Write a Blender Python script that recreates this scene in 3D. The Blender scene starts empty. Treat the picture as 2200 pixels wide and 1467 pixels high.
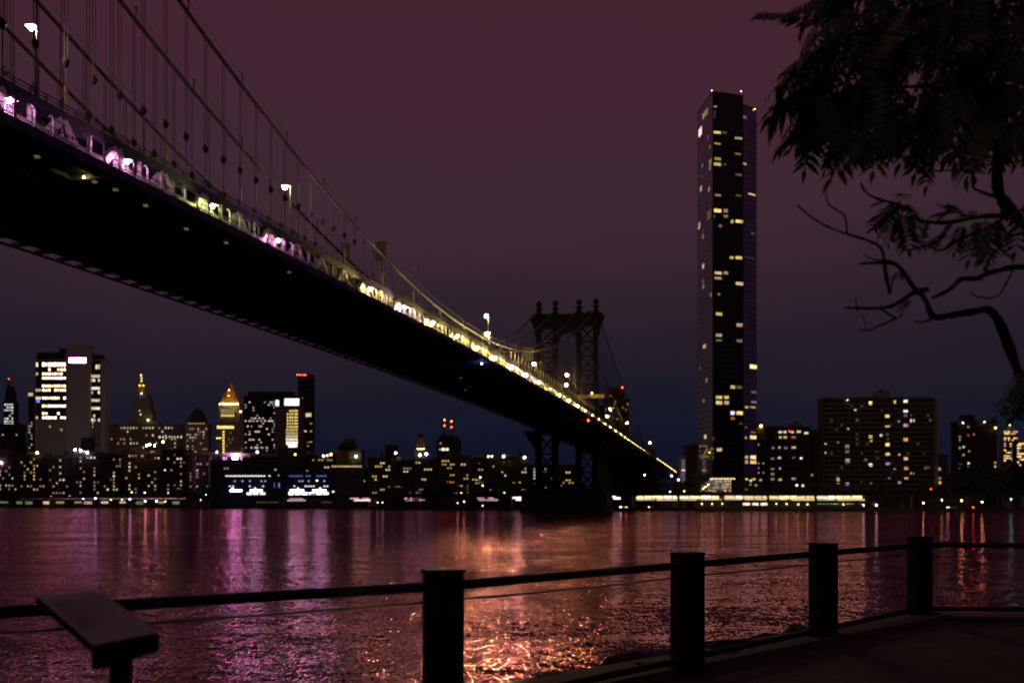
import bpy, math, random
from mathutils import Vector, Matrix, Euler

# ------------------------------------------------------------------ camera
F, CX, HY, H = 2050.0, 1100.0, 1080.0, 4.6      # focal length in photo pixels, horizon line, eye height over the water
sc = bpy.context.scene
COL = sc.collection
cam = bpy.data.cameras.new('camera'); cam.sensor_width = 36; cam.lens = 36 * F / 2200
cam.shift_y = (HY - 733.5) / 2200
cam.clip_start = 0.1; cam.clip_end = 20000
cam.dof.use_dof = True; cam.dof.focus_distance = 13; cam.dof.aperture_fstop = 1.4
co = bpy.data.objects.new('camera', cam); COL.objects.link(co)
co.location = (0, 0, H); co.rotation_euler = (math.pi / 2, 0, 0)
sc.camera = co

def lin(h, k=1.0):
    c = [int(h[i:i + 2], 16) / 255 for i in (0, 2, 4)]
    return tuple(k * (x / 12.92 if x <= .04045 else ((x + .055) / 1.055) ** 2.4) for x in c) + (1,)

# ------------------------------------------------------------------ world: night sky, city glow under cloud
w = bpy.data.worlds.new('World'); sc.world = w; w.use_nodes = True
nt = w.node_tree; nt.nodes.clear()
N = nt.nodes.new; L = nt.links.new
out = N('ShaderNodeOutputWorld'); add = N('ShaderNodeAddShader')
bg1 = N('ShaderNodeBackground'); bg2 = N('ShaderNodeBackground')
sky = N('ShaderNodeTexSky'); sky.sky_type = 'NISHITA'; sky.sun_disc = False
sky.sun_elevation = math.radians(-9); sky.sun_rotation = math.radians(-60)
bg1.inputs['Strength'].default_value = 0.05
L(sky.outputs[0], bg1.inputs['Color'])
tc = N('ShaderNodeTexCoord'); sp = N('ShaderNodeSeparateXYZ'); L(tc.outputs['Generated'], sp.inputs[0])
nz = N('ShaderNodeTexNoise'); nz.inputs['Scale'].default_value = 2.2; nz.inputs['Detail'].default_value = 4
mp = N('ShaderNodeMapping'); mp.inputs['Scale'].default_value = (1, 1, 2.5)
L(tc.outputs['Generated'], mp.inputs[0]); L(mp.outputs[0], nz.inputs['Vector'])
ma = N('ShaderNodeMath'); ma.operation = 'MULTIPLY_ADD'; ma.inputs[1].default_value = 0.16; ma.inputs[2].default_value = -0.08
L(nz.outputs[0], ma.inputs[0])
ad = N('ShaderNodeMath'); ad.operation = 'ADD'; L(sp.outputs['Z'], ad.inputs[0]); L(ma.outputs[0], ad.inputs[1])
rp = N('ShaderNodeValToRGB'); L(ad.outputs[0], rp.inputs[0])
els = rp.color_ramp.elements
stops = [(0.0, '0c1024'), (.078, '161828'), (.13, '201b27'), (.20, '2d212c'), (.294, '3f2835'), (.46, '452432'), (1.0, '58293a')]
els[0].position, els[0].color = stops[0][0], lin(stops[0][1])
els[1].position, els[1].color = stops[-1][0], lin(stops[-1][1])
for p, c in stops[1:-1]:
    e = els.new(p); e.color = lin(c)
L(rp.outputs[0], bg2.inputs['Color']); bg2.inputs['Strength'].default_value = 1.0
L(bg1.outputs[0], add.inputs[0]); L(bg2.outputs[0], add.inputs[1]); L(add.outputs[0], out.inputs['Surface'])
# faint glow from the town's sky, in place of the sun
sd = bpy.data.lights.new('sun', 'SUN'); sd.energy = 0.012; sd.angle = math.radians(60); sd.color = (1, .85, .7)
so = bpy.data.objects.new('sun', sd); COL.objects.link(so); so.rotation_euler = (math.radians(50), 0, math.radians(-60))

sc.view_settings.view_transform = 'Standard'; sc.view_settings.look = 'None'
sc.view_settings.exposure = 0; sc.view_settings.gamma = 1
sc.render.engine = 'CYCLES'
sc.cycles.use_denoising = True
sc.cycles.max_bounces = 5; sc.cycles.diffuse_bounces = 2; sc.cycles.glossy_bounces = 3
sc.cycles.transparent_max_bounces = 12
sc.cycles.sample_clamp_indirect = 4
sc.cycles.caustics_reflective = False; sc.cycles.caustics_refractive = False
sc.cycles.use_light_tree = True

rng = random.Random(7)
# ------------------------------------------------------------------ helpers
def P(px, py, Y):
    return Vector(((px - CX) / F * Y, Y, H - (py - HY) / F * Y))
def G(px, Y, z=0.0):
    return Vector(((px - CX) / F * Y, Y, z))

MATS = {}
def mat(name, col, rough=.8, var=.25, scale=.6, metal=0.0, spec=.3, bump=0.0, bscale=8.0, stretch=(1, 1, 1)):
    if name in MATS: return MATS[name]
    m = bpy.data.materials.new(name); m.use_nodes = True
    t = m.node_tree; b = t.nodes['Principled BSDF']
    b.inputs['Roughness'].default_value = rough; b.inputs['Metallic'].default_value = metal
    b.inputs['Specular IOR Level'].default_value = spec
    c = t.nodes.new('ShaderNodeTexCoord'); n = t.nodes.new('ShaderNodeTexNoise')
    mp = t.nodes.new('ShaderNodeMapping'); mp.inputs['Scale'].default_value = stretch
    n.inputs['Scale'].default_value = scale; n.inputs['Detail'].default_value = 6; n.inputs['Roughness'].default_value = .6
    t.links.new(c.outputs['Object'], mp.inputs[0]); t.links.new(mp.outputs[0], n.inputs['Vector'])
    r = t.nodes.new('ShaderNodeValToRGB')
    r.color_ramp.elements[0].position = .3; r.color_ramp.elements[1].position = .7
    r.color_ramp.elements[0].color = tuple(x * (1 - var) for x in col[:3]) + (1,)
    r.color_ramp.elements[1].color = tuple(min(1, x * (1 + var)) for x in col[:3]) + (1,)
    t.links.new(n.outputs[0], r.inputs[0]); t.links.new(r.outputs[0], b.inputs['Base Color'])
    if bump:
        n2 = t.nodes.new('ShaderNodeTexNoise'); n2.inputs['Scale'].default_value = bscale; n2.inputs['Detail'].default_value = 5
        t.links.new(c.outputs['Object'], n2.inputs['Vector'])
        bp = t.nodes.new('ShaderNodeBump'); bp.inputs['Strength'].default_value = bump; bp.inputs['Distance'].default_value = .05
        t.links.new(n2.outputs[0], bp.inputs['Height']); t.links.new(bp.outputs[0], b.inputs['Normal'])
    MATS[name] = m; return m

LC = dict(w=(1, .72, .36), y=(1, .72, .20), c=(1, .86, .66), o=(1, .42, .09), p=(1, .55, .62), b=(.22, .32, 1), l=(.75, .62, 1),
          g=(.62, 1, .42), r=(1, .06, .02), t=(.1, .9, .7), m=(1, .35, .85), s=(1, .62, .22), q=(.86, .92, .30), k=(1, .95, .9))
def emit(key):
    """lamp, lit-room or glow stand-in material: colour letter + strength, e.g. 'w1.5'"""
    nm = 'light_' + key
    if nm in MATS: return MATS[nm]
    m = bpy.data.materials.new(nm); m.use_nodes = True
    t = m.node_tree; b = t.nodes['Principled BSDF']
    b.inputs['Base Color'].default_value = (.02, .02, .02, 1); b.inputs['Roughness'].default_value = .3
    b.inputs['Emission Color'].default_value = LC[key[0]] + (1,)
    s = float(key[1:])
    if s < 8:   # a room behind glass: uneven
        c = t.nodes.new('ShaderNodeTexCoord'); n = t.nodes.new('ShaderNodeTexNoise'); n.noise_dimensions = '4D'
        n.inputs['Scale'].default_value = 2.5; n.inputs['Detail'].default_value = 2
        oi = t.nodes.new('ShaderNodeObjectInfo'); k = t.nodes.new('ShaderNodeMath'); k.operation = 'MULTIPLY'; k.inputs[1].default_value = 40
        t.links.new(oi.outputs['Random'], k.inputs[0]); t.links.new(k.outputs[0], n.inputs['W'])
        t.links.new(c.outputs['Object'], n.inputs['Vector'])
        mr = t.nodes.new('ShaderNodeMapRange'); mr.inputs[1].default_value = .3; mr.inputs[2].default_value = .7
        mr.inputs[3].default_value = s * .35; mr.inputs[4].default_value = s * 1.15
        t.links.new(n.outputs[0], mr.inputs[0]); t.links.new(mr.outputs[0], b.inputs['Emission Strength'])
    else:
        b.inputs['Emission Strength'].default_value = s
    MATS[nm] = m; return m

class MB:
    def __init__(s): s.v = []; s.f = []
    def quad(s, a, b, c, d):
        n = len(s.v); s.v += [Vector(a), Vector(b), Vector(c), Vector(d)]; s.f.append((n, n + 1, n + 2, n + 3)); return s
    def hexa(s, p):   # 8 points: bottom 4 ccw, top 4 ccw
        n = len(s.v); s.v += [Vector(x) for x in p]
        for q in ((0, 3, 2, 1), (4, 5, 6, 7), (0, 1, 5, 4), (1, 2, 6, 5), (2, 3, 7, 6), (3, 0, 4, 7)):
            s.f.append(tuple(n + i for i in q))
        return s
    def box(s, x0, x1, y0, y1, z0, z1, fn=None):
        p = [(x0, y0, z0), (x1, y0, z0), (x1, y1, z0), (x0, y1, z0), (x0, y0, z1), (x1, y0, z1), (x1, y1, z1), (x0, y1, z1)]
        return s.hexa([fn(*q) if fn else q for q in p])
    def bar(s, a, b, wx, wz=None, up=(0, 0, 1)):
        a, b = Vector(a), Vector(b); d = (b - a).normalized(); up = Vector(up)
        if abs(d.dot(up)) > .97: up = Vector((0, 1, 0))
        r = d.cross(up).normalized(); q = r.cross(d).normalized(); wz = wz or wx
        r = r * wx / 2; q = q * wz / 2
        return s.hexa([a - r - q, a + r - q, b + r - q, b - r - q, a - r + q, a + r + q, b + r + q, b - r + q])
    def tube(s, pts, rad, n=6, cap=True):
        pts = [Vector(p) for p in pts]; k0 = len(s.v); m = len(pts)
        if not hasattr(rad, '__len__'): rad = [rad] * m
        ref = Vector((0, 0, 1))
        for i, p in enumerate(pts):
            d = (pts[min(i + 1, m - 1)] - pts[max(i - 1, 0)]).normalized()
            rf = ref if abs(d.dot(ref)) < .95 else Vector((1, 0, 0))
            a = d.cross(rf).normalized(); b = a.cross(d)
            for j in range(n):
                t = 2 * math.pi * j / n
                s.v.append(p + (a * math.cos(t) + b * math.sin(t)) * rad[i])
        for i in range(m - 1):
            for j in range(n):
                a = k0 + i * n + j; b = k0 + i * n + (j + 1) % n
                s.f.append((a, b, b + n, a + n))
        if cap:
            s.f.append(tuple(k0 + j for j in range(n))[::-1]); s.f.append(tuple(k0 + (m - 1) * n + j for j in range(n)))
        return s
    def lathe(s, c, prof, n=12):   # prof: (radius, height)
        k0 = len(s.v); c = Vector(c)
        for r, h in prof:
            for j in range(n):
                t = 2 * math.pi * j / n; s.v.append(c + Vector((r * math.cos(t), r * math.sin(t), h)))
        for i in range(len(prof) - 1):
            for j in range(n):
                a = k0 + i * n + j; b = k0 + i * n + (j + 1) % n
                s.f.append((a, b, b + n, a + n))
        s.f.append(tuple(k0 + j for j in range(n))[::-1]); s.f.append(tuple(k0 + (len(prof) - 1) * n + j for j in range(n)))
        return s
    def prism(s, poly, z0, z1):
        k = len(s.v); n = len(poly)
        s.v += [Vector((p[0], p[1], z0)) for p in poly] + [Vector((p[0], p[1], z1)) for p in poly]
        s.f.append(tuple(range(k + n - 1, k - 1, -1))); s.f.append(tuple(range(k + n, k + 2 * n)))
        for i in range(n):
            j = (i + 1) % n; s.f.append((k + i, k + j, k + n + j, k + n + i))
        return s
    def mesh(s, name, mats, org=Vector((0, 0, 0)), smooth=False, midx=None):
        me = bpy.data.meshes.new(name); me.from_pydata([tuple(v - org) for v in s.v], [], s.f)
        for m in (mats if isinstance(mats, (list, tuple)) else [mats]): me.materials.append(m)
        if midx: me.polygons.foreach_set('material_index', midx)
        if smooth: me.polygons.foreach_set('use_smooth', [True] * len(me.polygons))
        me.update(); return me

WL = {}      # world location of every object (no rotated parents are used)
def put(name, me, loc, parent=None, rot=None, scale=None):
    o = bpy.data.objects.new(name, me); COL.objects.link(o); loc = Vector(loc)
    if parent is not None:
        o.parent = parent; o.location = loc - WL[parent.name]
    else: o.location = loc
    if rot is not None: o.rotation_euler = rot
    if scale is not None: o.scale = scale
    WL[o.name] = loc; return o
def obj(name, mb, m, parent=None, smooth=False, label=None, kind=None):
    n = len(mb.v)
    lo = [min(v[i] for v in mb.v) for i in range(3)]; hi = [max(v[i] for v in mb.v) for i in range(3)]
    c = Vector(((lo[0] + hi[0]) / 2, (lo[1] + hi[1]) / 2, lo[2]))
    o = put(name, mb.mesh(name, m, c, smooth), c, parent)
    if label: o['label'] = label
    if kind: o['kind'] = kind
    return o
def thing(name, label, cat, loc, group=None):
    o = put(name, None, loc); o.empty_display_size = .5
    o['label'] = label; o['category'] = cat
    if group: o['group'] = group
    return o
def tag(o, label, cat, group=None):
    o['label'] = label; o['category'] = cat
    if group: o['group'] = group
    return o
def part(name, me, loc, parent, rot=None, scale=None): return put(name, me, loc, parent, rot, scale)
def struct(name, mb, m, smooth=False):
    o = obj(name, mb, m, None, smooth); o['kind'] = 'structure'; return o

# ------------------------------------------------------------------ shared materials
M_brick = mat('brick_wall', (.055, .05, .036), .9, .3, .4)
M_tan = mat('tan_brick_wall', (.075, .085, .05), .9, .25, .4)
M_lime = mat('limestone', (.25, .27, .18), .85, .15, .3)
M_pale = mat('pale_concrete', (.42, .47, .34), .85, .12, .3)
M_conc = mat('concrete', (.17, .165, .15), .9, .25, .5)
M_dark = mat('dark_cladding', (.035, .035, .045), .5, .3, .4)
M_blue = mat('blue_cladding', (.03, .036, .07), .6, .2, .3)
M_glassdk = mat('dark_glass', (.006, .006, .009), .06, .2, .2, spec=.5)
M_frame = mat('window_frame', (.05, .05, .05), .6, .1)
M_roof = mat('roof_felt', (.05, .048, .05), .95, .3, .5)
M_steel = mat('bridge_blue_steel', (.085, .085, .20), .55, .3, .9)
M_steeld = mat('bridge_dark_steel', (.018, .018, .028), .7, .35, .9)
M_pgrey = mat('pale_grey_steel', (.22, .22, .20), .55, .15, .9)
M_cable = mat('cable_wrap', (.13, .125, .12), .6, .2, 2)
M_rope = mat('suspender_rope', (.035, .032, .034), .6, .2, 2)
M_gold = mat('gilded_roof', (.85, .42, .03), .45, .15, .6, metal=.0, spec=.4)
M_stone = mat('granite', (.06, .06, .052), .9, .3, .25)
M_rail = mat('painted_railing', (.022, .027, .023), .75, .35, 6, spec=.12, bump=.15, bscale=60)
M_pave = mat('paving', (.028, .027, .022), .9, .45, 2.2, bump=.3, bscale=25)
M_kerb = mat('kerb_stone', (.085, .085, .055), .9, .25, 3, bump=.3, bscale=30)
M_rock = mat('riprap_rock', (.020, .020, .018), .9, .4, 3, bump=.8, bscale=9)
M_bark = mat('bark', (.055, .036, .030), .95, .4, 14, bump=.7, bscale=40, stretch=(1, 1, .35))
M_leaf = mat('leaf_green', (.055, .15, .04), .5, .4, 3, spec=.3)
M_leafd = mat('tree_leaf_dark', (.045, .075, .030), .7, .4, 1)
M_road = mat('asphalt', (.05, .05, .05), .9, .2, .3)
M_land = mat('city_ground', (.06, .055, .05), .95, .3, .05)

# ------------------------------------------------------------------ water, land, promenade
SL = (1.15, .95, .40)        # slopes of ripples, wavelets and swell
def water_material():
    m = bpy.data.materials.new('river_water'); m.use_nodes = True
    t = m.node_tree; b = t.nodes['Principled BSDF']; n = t.nodes.new; l = t.links.new
    c = n('ShaderNodeTexCoord')
    def noise(sc_, det, stretch, dist=0.0):
        mp = n('ShaderNodeMapping'); mp.inputs['Scale'].default_value = stretch; mp.inputs['Rotation'].default_value = (0, 0, .25)
        l(c.outputs['Object'], mp.inputs[0])
        x = n('ShaderNodeTexNoise'); x.inputs['Scale'].default_value = sc_; x.inputs['Detail'].default_value = det
        x.inputs['Distortion'].default_value = dist
        l(mp.outputs[0], x.inputs['Vector']); return x.outputs[0]
    def math_(op, a, bb):
        q = n('ShaderNodeMath'); q.operation = op
        for i, s in enumerate((a, bb)):
            if isinstance(s, (int, float)): q.inputs[i].default_value = s
            else: l(s, q.inputs[i])
        return q.outputs[0]
    patch = noise(.035, 3, (1, 2.2, 1))
    pr = n('ShaderNodeMapRange'); pr.inputs[1].default_value = .36; pr.inputs[2].default_value = .64
    pr.inputs[3].default_value = .45; pr.inputs[4].default_value = 1.35; l(patch, pr.inputs[0])
    def slope(sc_, det, stretch, amp):
        mp = n('ShaderNodeMapping'); mp.inputs['Scale'].default_value = stretch; mp.inputs['Rotation'].default_value = (0, 0, .25)
        l(c.outputs['Object'], mp.inputs[0])
        x = n('ShaderNodeTexNoise'); x.inputs['Scale'].default_value = sc_; x.inputs['Detail'].default_value = det; x.inputs['Distortion'].default_value = .3
        l(mp.outputs[0], x.inputs['Vector'])
        v = n('ShaderNodeVectorMath'); v.operation = 'SUBTRACT'; v.inputs[1].default_value = (.5, .5, .5); l(x.outputs['Color'], v.inputs[0])
        q = n('ShaderNodeVectorMath'); q.operation = 'MULTIPLY'; q.inputs[1].default_value = (amp, amp, 0); l(v.outputs[0], q.inputs[0])
        return q.outputs[0]
    def vadd(p, q):
        v = n('ShaderNodeVectorMath'); v.operation = 'ADD'; l(p, v.inputs[0]); l(q, v.inputs[1]); return v.outputs[0]
    sm = vadd(slope(13.0, 2, (1, .26, 1), SL[0]), slope(2.6, 3, (.8, 1.3, 1), SL[1]))
    ms = n('ShaderNodeVectorMath'); ms.operation = 'SCALE'; l(sm, ms.inputs[0]); l(pr.outputs[0], ms.inputs['Scale'])
    tot = vadd(ms.outputs[0], slope(.22, 2, (.6, 1.6, 1), SL[2]))
    up = n('ShaderNodeVectorMath'); up.operation = 'ADD'; up.inputs[1].default_value = (0, 0, 1); l(tot, up.inputs[0])
    no = n('ShaderNodeVectorMath'); no.operation = 'NORMALIZE'; l(up.outputs[0], no.inputs[0]); nn = no.outputs[0]
    gl = n('ShaderNodeBsdfGlossy'); gl.inputs['Color'].default_value = (1, .44, .60, 1); gl.inputs['Roughness'].default_value = .07; l(nn, gl.inputs['Normal'])
    df = n('ShaderNodeBsdfDiffuse'); df.inputs['Color'].default_value = (.012, .006, .010, 1)
    fr = n('ShaderNodeFresnel'); fr.inputs['IOR'].default_value = 1.95; l(nn, fr.inputs['Normal'])
    mx = n('ShaderNodeMixShader'); l(fr.outputs[0], mx.inputs[0]); l(df.outputs[0], mx.inputs[1]); l(gl.outputs[0], mx.inputs[2])
    t.nodes.remove(b); l(mx.outputs[0], t.nodes['Material Output'].inputs['Surface'])
    return m
M_water = water_material()
wm = MB().quad((-4000, -30, 0), (4000, -30, 0), (4000, 1600, 0), (-4000, 1600, 0))
o = put('river_water', wm.mesh('river_water', M_water), (0, 0, 0)); o['kind'] = 'structure'

SHORE = [(-700, 1180), (0, 1000), (300, 860), (560, 745), (830, 645), (1130, 568), (1310, 543), (1600, 522), (1900, 510), (2200, 500), (2900, 480)]
SH = [G(a, b) for a, b in SHORE]
lm = MB()
poly = [(p.x, p.y) for p in SH] + [(6000, 480), (6000, 9000), (-6000, 9000), (-6000, 1180)]
lm.prism(poly[:], -2, 1.5)
struct('far_bank_ground', lm, M_land)
def shore_y(px):
    for (a, ya), (b, yb) in zip(SHORE, SHORE[1:]):
        if a <= px <= b: return ya + (yb - ya) * (px - a) / (b - a)
    return SHORE[-1][1]
# quay wall: stone face in front of the bank
qm = MB()
for a, b in zip(SH, SH[1:]):
    d = Vector((0, -.6, 0))
    qm.hexa([a + d + Vector((0, 0, -1.5)), b + d + Vector((0, 0, -1.5)), b + Vector((0, .5, -1.5)), a + Vector((0, .5, -1.5)),
             a + d + Vector((0, 0, 1.9)), b + d + Vector((0, 0, 1.9)), b + Vector((0, .5, 1.9)), a + Vector((0, .5, 1.9))])
qo = obj('quay_wall', qm, M_stone); tag(qo, 'long dark stone quay wall along the far waterline', 'wall')

GZ = H - 1.55                                  # promenade level
FD = Vector((1.98, 2.10, 0)); P1 = Vector((-.47, 6.5, GZ))
POSTS = [Vector((-5.9, 2.6, GZ)), Vector((-3.19, 4.54, GZ))] + [P1 + FD * i for i in (0, 1.045, 2, 3)]
corner = POSTS[-1]; nrm = Vector((-FD.y, FD.x, 0)).normalized()
E0 = POSTS[0] - FD * 3; K = [E0, corner, corner + Vector((9, -.35, 0))]
off = nrm * .25
gp = [E0 + off, corner + off + Vector((.12, .12, 0)), corner + Vector((9, .1, 0)), Vector((16, -12, 0)), Vector((-14, -12, 0))]
struct('promenade_paving', MB().prism([(p.x, p.y) for p in gp][::-1], -1.5, GZ), M_pave)
km = MB()
def ribbon(mb, a, b, inner, outer, z0, z1):
    d = (b - a).normalized(); q = Vector((-d.y, d.x, 0))
    mb.hexa([Vector((p.x, p.y, z)) for z in (z0, z1) for p in (a - q * inner, b - q * inner, b + q * outer, a + q * outer)])
ribbon(km, E0, corner + FD.normalized() * .2, .34, .22, GZ - .4, GZ + .07)
ribbon(km, corner + Vector((.35, -.02, 0)), corner + Vector((9, -.36, 0)), .34, .24, GZ - .4, GZ + .066)
struct('promenade_kerb', km, M_kerb)

# ------------------------------------------------------------------ the bridge
PHI = math.atan(526 / F); U = Vector((math.sin(PHI), math.cos(PHI), 0)); V = Vector((math.cos(PHI), -math.sin(PHI), 0))
S_T, S_M, S_B = 473.5, 258.7, 43.9            # far tower, mid-span, near tower (out of frame)
def zb(s):
    if s <= S_T: return H + 38 + 2.2 * (1 - ((s - S_M) / (S_T - S_M)) ** 2)
    return H + 38 - (s - S_T) * .0262
def B(s, w_, h=None, z=None):
    p = U * s + V * (w_ - 92.7); p.z = zb(s) + h if z is None else z; return p
def Yof(s, w_): return (U * s + V * (w_ - 92.7)).y
def s_of(px, w_):      # distance along the bridge seen at a picture column
    c = (w_ - 92.7) / math.cos(PHI)
    Y = F * c / (px - 1626); return (Y + math.sin(PHI) * (w_ - 92.7)) / math.cos(PHI)
def zc(s):             # main cable
    if s <= S_T: return H + 48.5 + .00115 * (.9686 * (s - S_M)) ** 2
    x = (s - S_T) / 227; return H + 98.4 - 60 * x - 9 * x * (1 - x)
rotB = (0, 0, -PHI)
bridge = thing('suspension_bridge', 'long steel suspension bridge crossing the river with lit walkway and arched tower', 'bridge', B(S_T, 0, z=0))
def strip(name, w0, w1, h0, h1, s0, s1, m, step=12.0, parent=bridge, kind=None, label=None):
    mb = MB(); n = max(1, int(round((s1 - s0) / step)))
    ss = [s0 + (s1 - s0) * i / n for i in range(n + 1)]
    k = 0
    for s in ss: mb.v += [B(s, w0, h0), B(s, w1, h0), B(s, w1, h1), B(s, w0, h1)]
    for i in range(n):
        a = 4 * i
        for j in range(4): mb.f.append((a + j, a + (j + 1) % 4, a + 4 + (j + 1) % 4, a + 4 + j))
    mb.f.append((3, 2, 1, 0)); e = 4 * n; mb.f.append((e, e + 1, e + 2, e + 3))
    return obj(name, mb, m, parent, kind=kind, label=label)
S0, S1, S2 = 40, 706, 1000
strip('deck_slab', -17.0, 17.9, .62, .95, S0, S2, M_steeld)
strip('walkway_floor', 15.0, 18.18, .96, 1.06, S0, S1, M_road)
strip('walkway_fascia', 18.2, 18.45, 0.0, 1.10, S0, S1, M_steel, label='purple blue edge girder of the walkway')
strip('far_fascia', -18.6, -18.3, 0.0, .32, S0, S1, M_steeld)
strip('far_railing_beam', -18.5, -18.35, 1.5, 1.62, S0, S1, M_steeld)
for w_ in (-14.6, 14.6):
    strip('bottom_chord', w_ - .35, w_ + .35, .96, 1.55, S0, S1, M_steel)
    strip('upper_girder', w_ - .3, w_ + .3, 5.3, 6.5, S0, S1, M_steeld)
for w0 in (-14.2, 6.0):
    strip('upper_roadway', w0, w0 + 8.2, 5.7, 6.3, S0, S1, M_road)
for w_ in (-6.0, 6.0): strip('inner_girder', w_ - .4, w_ - .02, 4.6, 6.6, S0, S1, M_steeld)
for w_ in (-12, -8, -4, 0, 4, 8, 12, 16): strip('stringer', w_ - .2, w_ + .2, .15, .61, S0, S1, MATS.get('underside_lightened') or mat('underside_lightened', (.28, .28, .34), .6, .4, .8))  # steel colour lightened in place of light under the deck
strip('approach_parapet', 17.6, 18.1, .96, 2.0, S1, S2, M_stone)
# floor beams under the deck
fb = MB().box(-18.29, 18.1, -.22, .22, -.02, .60).mesh('floor_beam', mat('underside_lightened', (.28, .28, .34), .6, .4, .8))
s = 60
while s < 706:
    part('floor_beam', fb, B(s, 0, 0), bridge, rotB); s += 4.85
# near stiffening truss: each member on its own
def unit_bar(name, wx, wy, m):   # along local z, unit length
    return MB().box(-wx / 2, wx / 2, -wy / 2, wy / 2, 0, 1).mesh(name, m)
def member(me, name, a, b, parent):
    d = b - a; q = d.to_track_quat('Z', 'Y'); return part(name, me, a, parent, q.to_euler(), (1, 1, d.length))
M_truss = mat('truss_lightened', (.40, .40, .37), .6, .12, 1.5)  # steel colour lightened to stand in for light between the lamps
dg = unit_bar('truss_diagonal', .8, .8, M_truss); vt = unit_bar('truss_vertical', .45, .45, M_truss)
s = 65.0; k = 0
while s < 700:
    if s < 470:
        member(dg, 'truss_diagonal', B(s - 3.6, 14.62, 1.5), B(s - .2, 14.62, 5.35), bridge)
        member(dg, 'truss_diagonal', B(s + 3.6, 14.62, 1.5), B(s + .2, 14.62, 5.35), bridge)
        member(vt, 'truss_vertical', B(s, 14.62, 1.5), B(s, 14.62, 5.3), bridge)
        member(vt, 'truss_vertical', B(s + 4.85, 14.62, 1.5), B(s + 4.85, 14.62, 5.3), bridge)
    s += 9.7
tm = MB(); s = 482
while s < 700:
    tm.bar(B(s - 4.2, 14.62, 1.5), B(s - .2, 14.62, 5.3), .7); tm.bar(B(s + 4.2, 14.62, 1.5), B(s + .2, 14.62, 5.3), .7)
    tm.bar(B(s + 4.85, 14.62, 1.5), B(s + 4.85, 14.62, 5.3), .5); s += 9.7
obj('side_span_truss', tm, M_pgrey, bridge, kind='stuff')
tm = MB(); s = 65
while s < 700:
    for w_ in (-14.6, -5.6, 5.6):
        tm.bar(B(s - 3.8, w_, 1.5), B(s - .2, w_, 5.3), .6); tm.bar(B(s + 3.8, w_, 1.5), B(s + .2, w_, 5.3), .6)
    s += 9.7
obj('inner_truss_members', tm, M_steel, bridge, kind='stuff')
# upper railing on the near roadway
strip('upper_railing', 14.75, 14.83, 7.25, 7.37, S0, S1, M_steeld)
strip('upper_railing', 14.75, 14.83, 6.85, 6.93, S0, S1, M_steeld)
rm = MB(); s = 60
while s < 700: rm.bar(B(s, 14.79, 6.4), B(s, 14.79, 7.3), .16); s += 2.425
obj('upper_railing_posts', rm, M_steeld, bridge, kind='stuff')
# walkway fence: curved posts, rails and wire panels
def fence_post_mesh():
    mb = MB(); mb.tube([(0, 0, 1.0), (0, 0, 2.9), (-.08, 0, 3.2), (-.3, 0, 3.42), (-.6, 0, 3.5)], [.13, .13, .13, .12, .10], 6)
    mb.box(-.22, .22, -.2, .2, 1.05, 1.2); return mb.mesh('fence_post', M_pgrey)
fpm = fence_post_mesh()
s = 72.0; fm = MB()
while s < 700:
    if s < 470: part('fence_post', fpm, B(s, 18.15, 0), bridge, rotB)
    else: fm.bar(B(s, 18.15, 1.0), B(s, 18.15, 3.4), .25)
    s += 2.78
obj('side_span_fence_posts', fm, M_pgrey, bridge, kind='stuff')
for h in (1.45, 2.15, 3.15): strip('fence_rail', 18.08, 18.17, h, h + .09, S0, S1, M_steel)
def mesh_screen(name, col, dens):
    m = bpy.data.materials.new(name); m.use_nodes = True; t = m.node_tree; b = t.nodes['Principled BSDF']
    b.inputs['Base Color'].default_value = col; b.inputs['Roughness'].default_value = .6
    c = t.nodes.new('ShaderNodeTexCoord'); wv = t.nodes.new('ShaderNodeTexChecker'); wv.inputs['Scale'].default_value = 14
    t.links.new(c.outputs['Object'], wv.inputs['Vector'])
    mr = t.nodes.new('ShaderNodeMapRange'); mr.inputs[3].default_value = dens * .6; mr.inputs[4].default_value = dens * 1.4
    t.links.new(wv.outputs['Fac'], mr.inputs[0]); t.links.new(mr.outputs[0], b.inputs['Alpha']); return m
M_mesh = mesh_screen('wire_mesh', (.35, .35, .32, 1), .22)
strip('fence_mesh', 18.04, 18.06, 1.1, 2.15, S0, S1, M_mesh)
# pale screen panels between walkway and tracks, in groups beside each lamp
pan = MB().box(-.03, .03, 0, 2.6, 0, 1.75).mesh('screen_panel', mat('pale_screen', (.38, .38, .32), .7, .12, 1.5))
lamp_s = []
i = 0
while True:
    s = s_of(42, 17.8) + i * 19.3
    if s > 698: break
    lamp_s.append(s); i += 1
def walk_lamp_mesh():
    mb = MB(); mb.tube([(0, 0, 1.0), (0, 0, 3.2)], [.09, .06], 6); mb.tube([(0, 0, 3.15), (.5, 0, 3.55)], .045, 5)
    mb.box(.3, 1.4, -.5, .5, 3.58, 3.68); return mb.mesh('walkway_lamp', M_pgrey)  # wide hood added to block upward lamp light
wlm = walk_lamp_mesh()
ico = [(0, 0, 1), (.894, 0, .447), (.276, .851, .447), (-.724, .526, .447), (-.724, -.526, .447), (.276, -.851, .447),
       (.724, .526, -.447), (-.276, .851, -.447), (-.894, 0, -.447), (-.276, -.851, -.447), (.724, -.526, -.447), (0, 0, -1)]
icf = [(0, 1, 2), (0, 2, 3), (0, 3, 4), (0, 4, 5), (0, 5, 1), (1, 6, 2), (2, 7, 3), (3, 8, 4), (4, 9, 5), (5, 10, 1), (6, 7, 2), (7, 8, 3), (8, 9, 4),
       (9, 10, 5), (10, 6, 1), (6, 11, 7), (7, 11, 8), (8, 11, 9), (9, 11, 10), (10, 11, 6)]
BULB = {}
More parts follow.
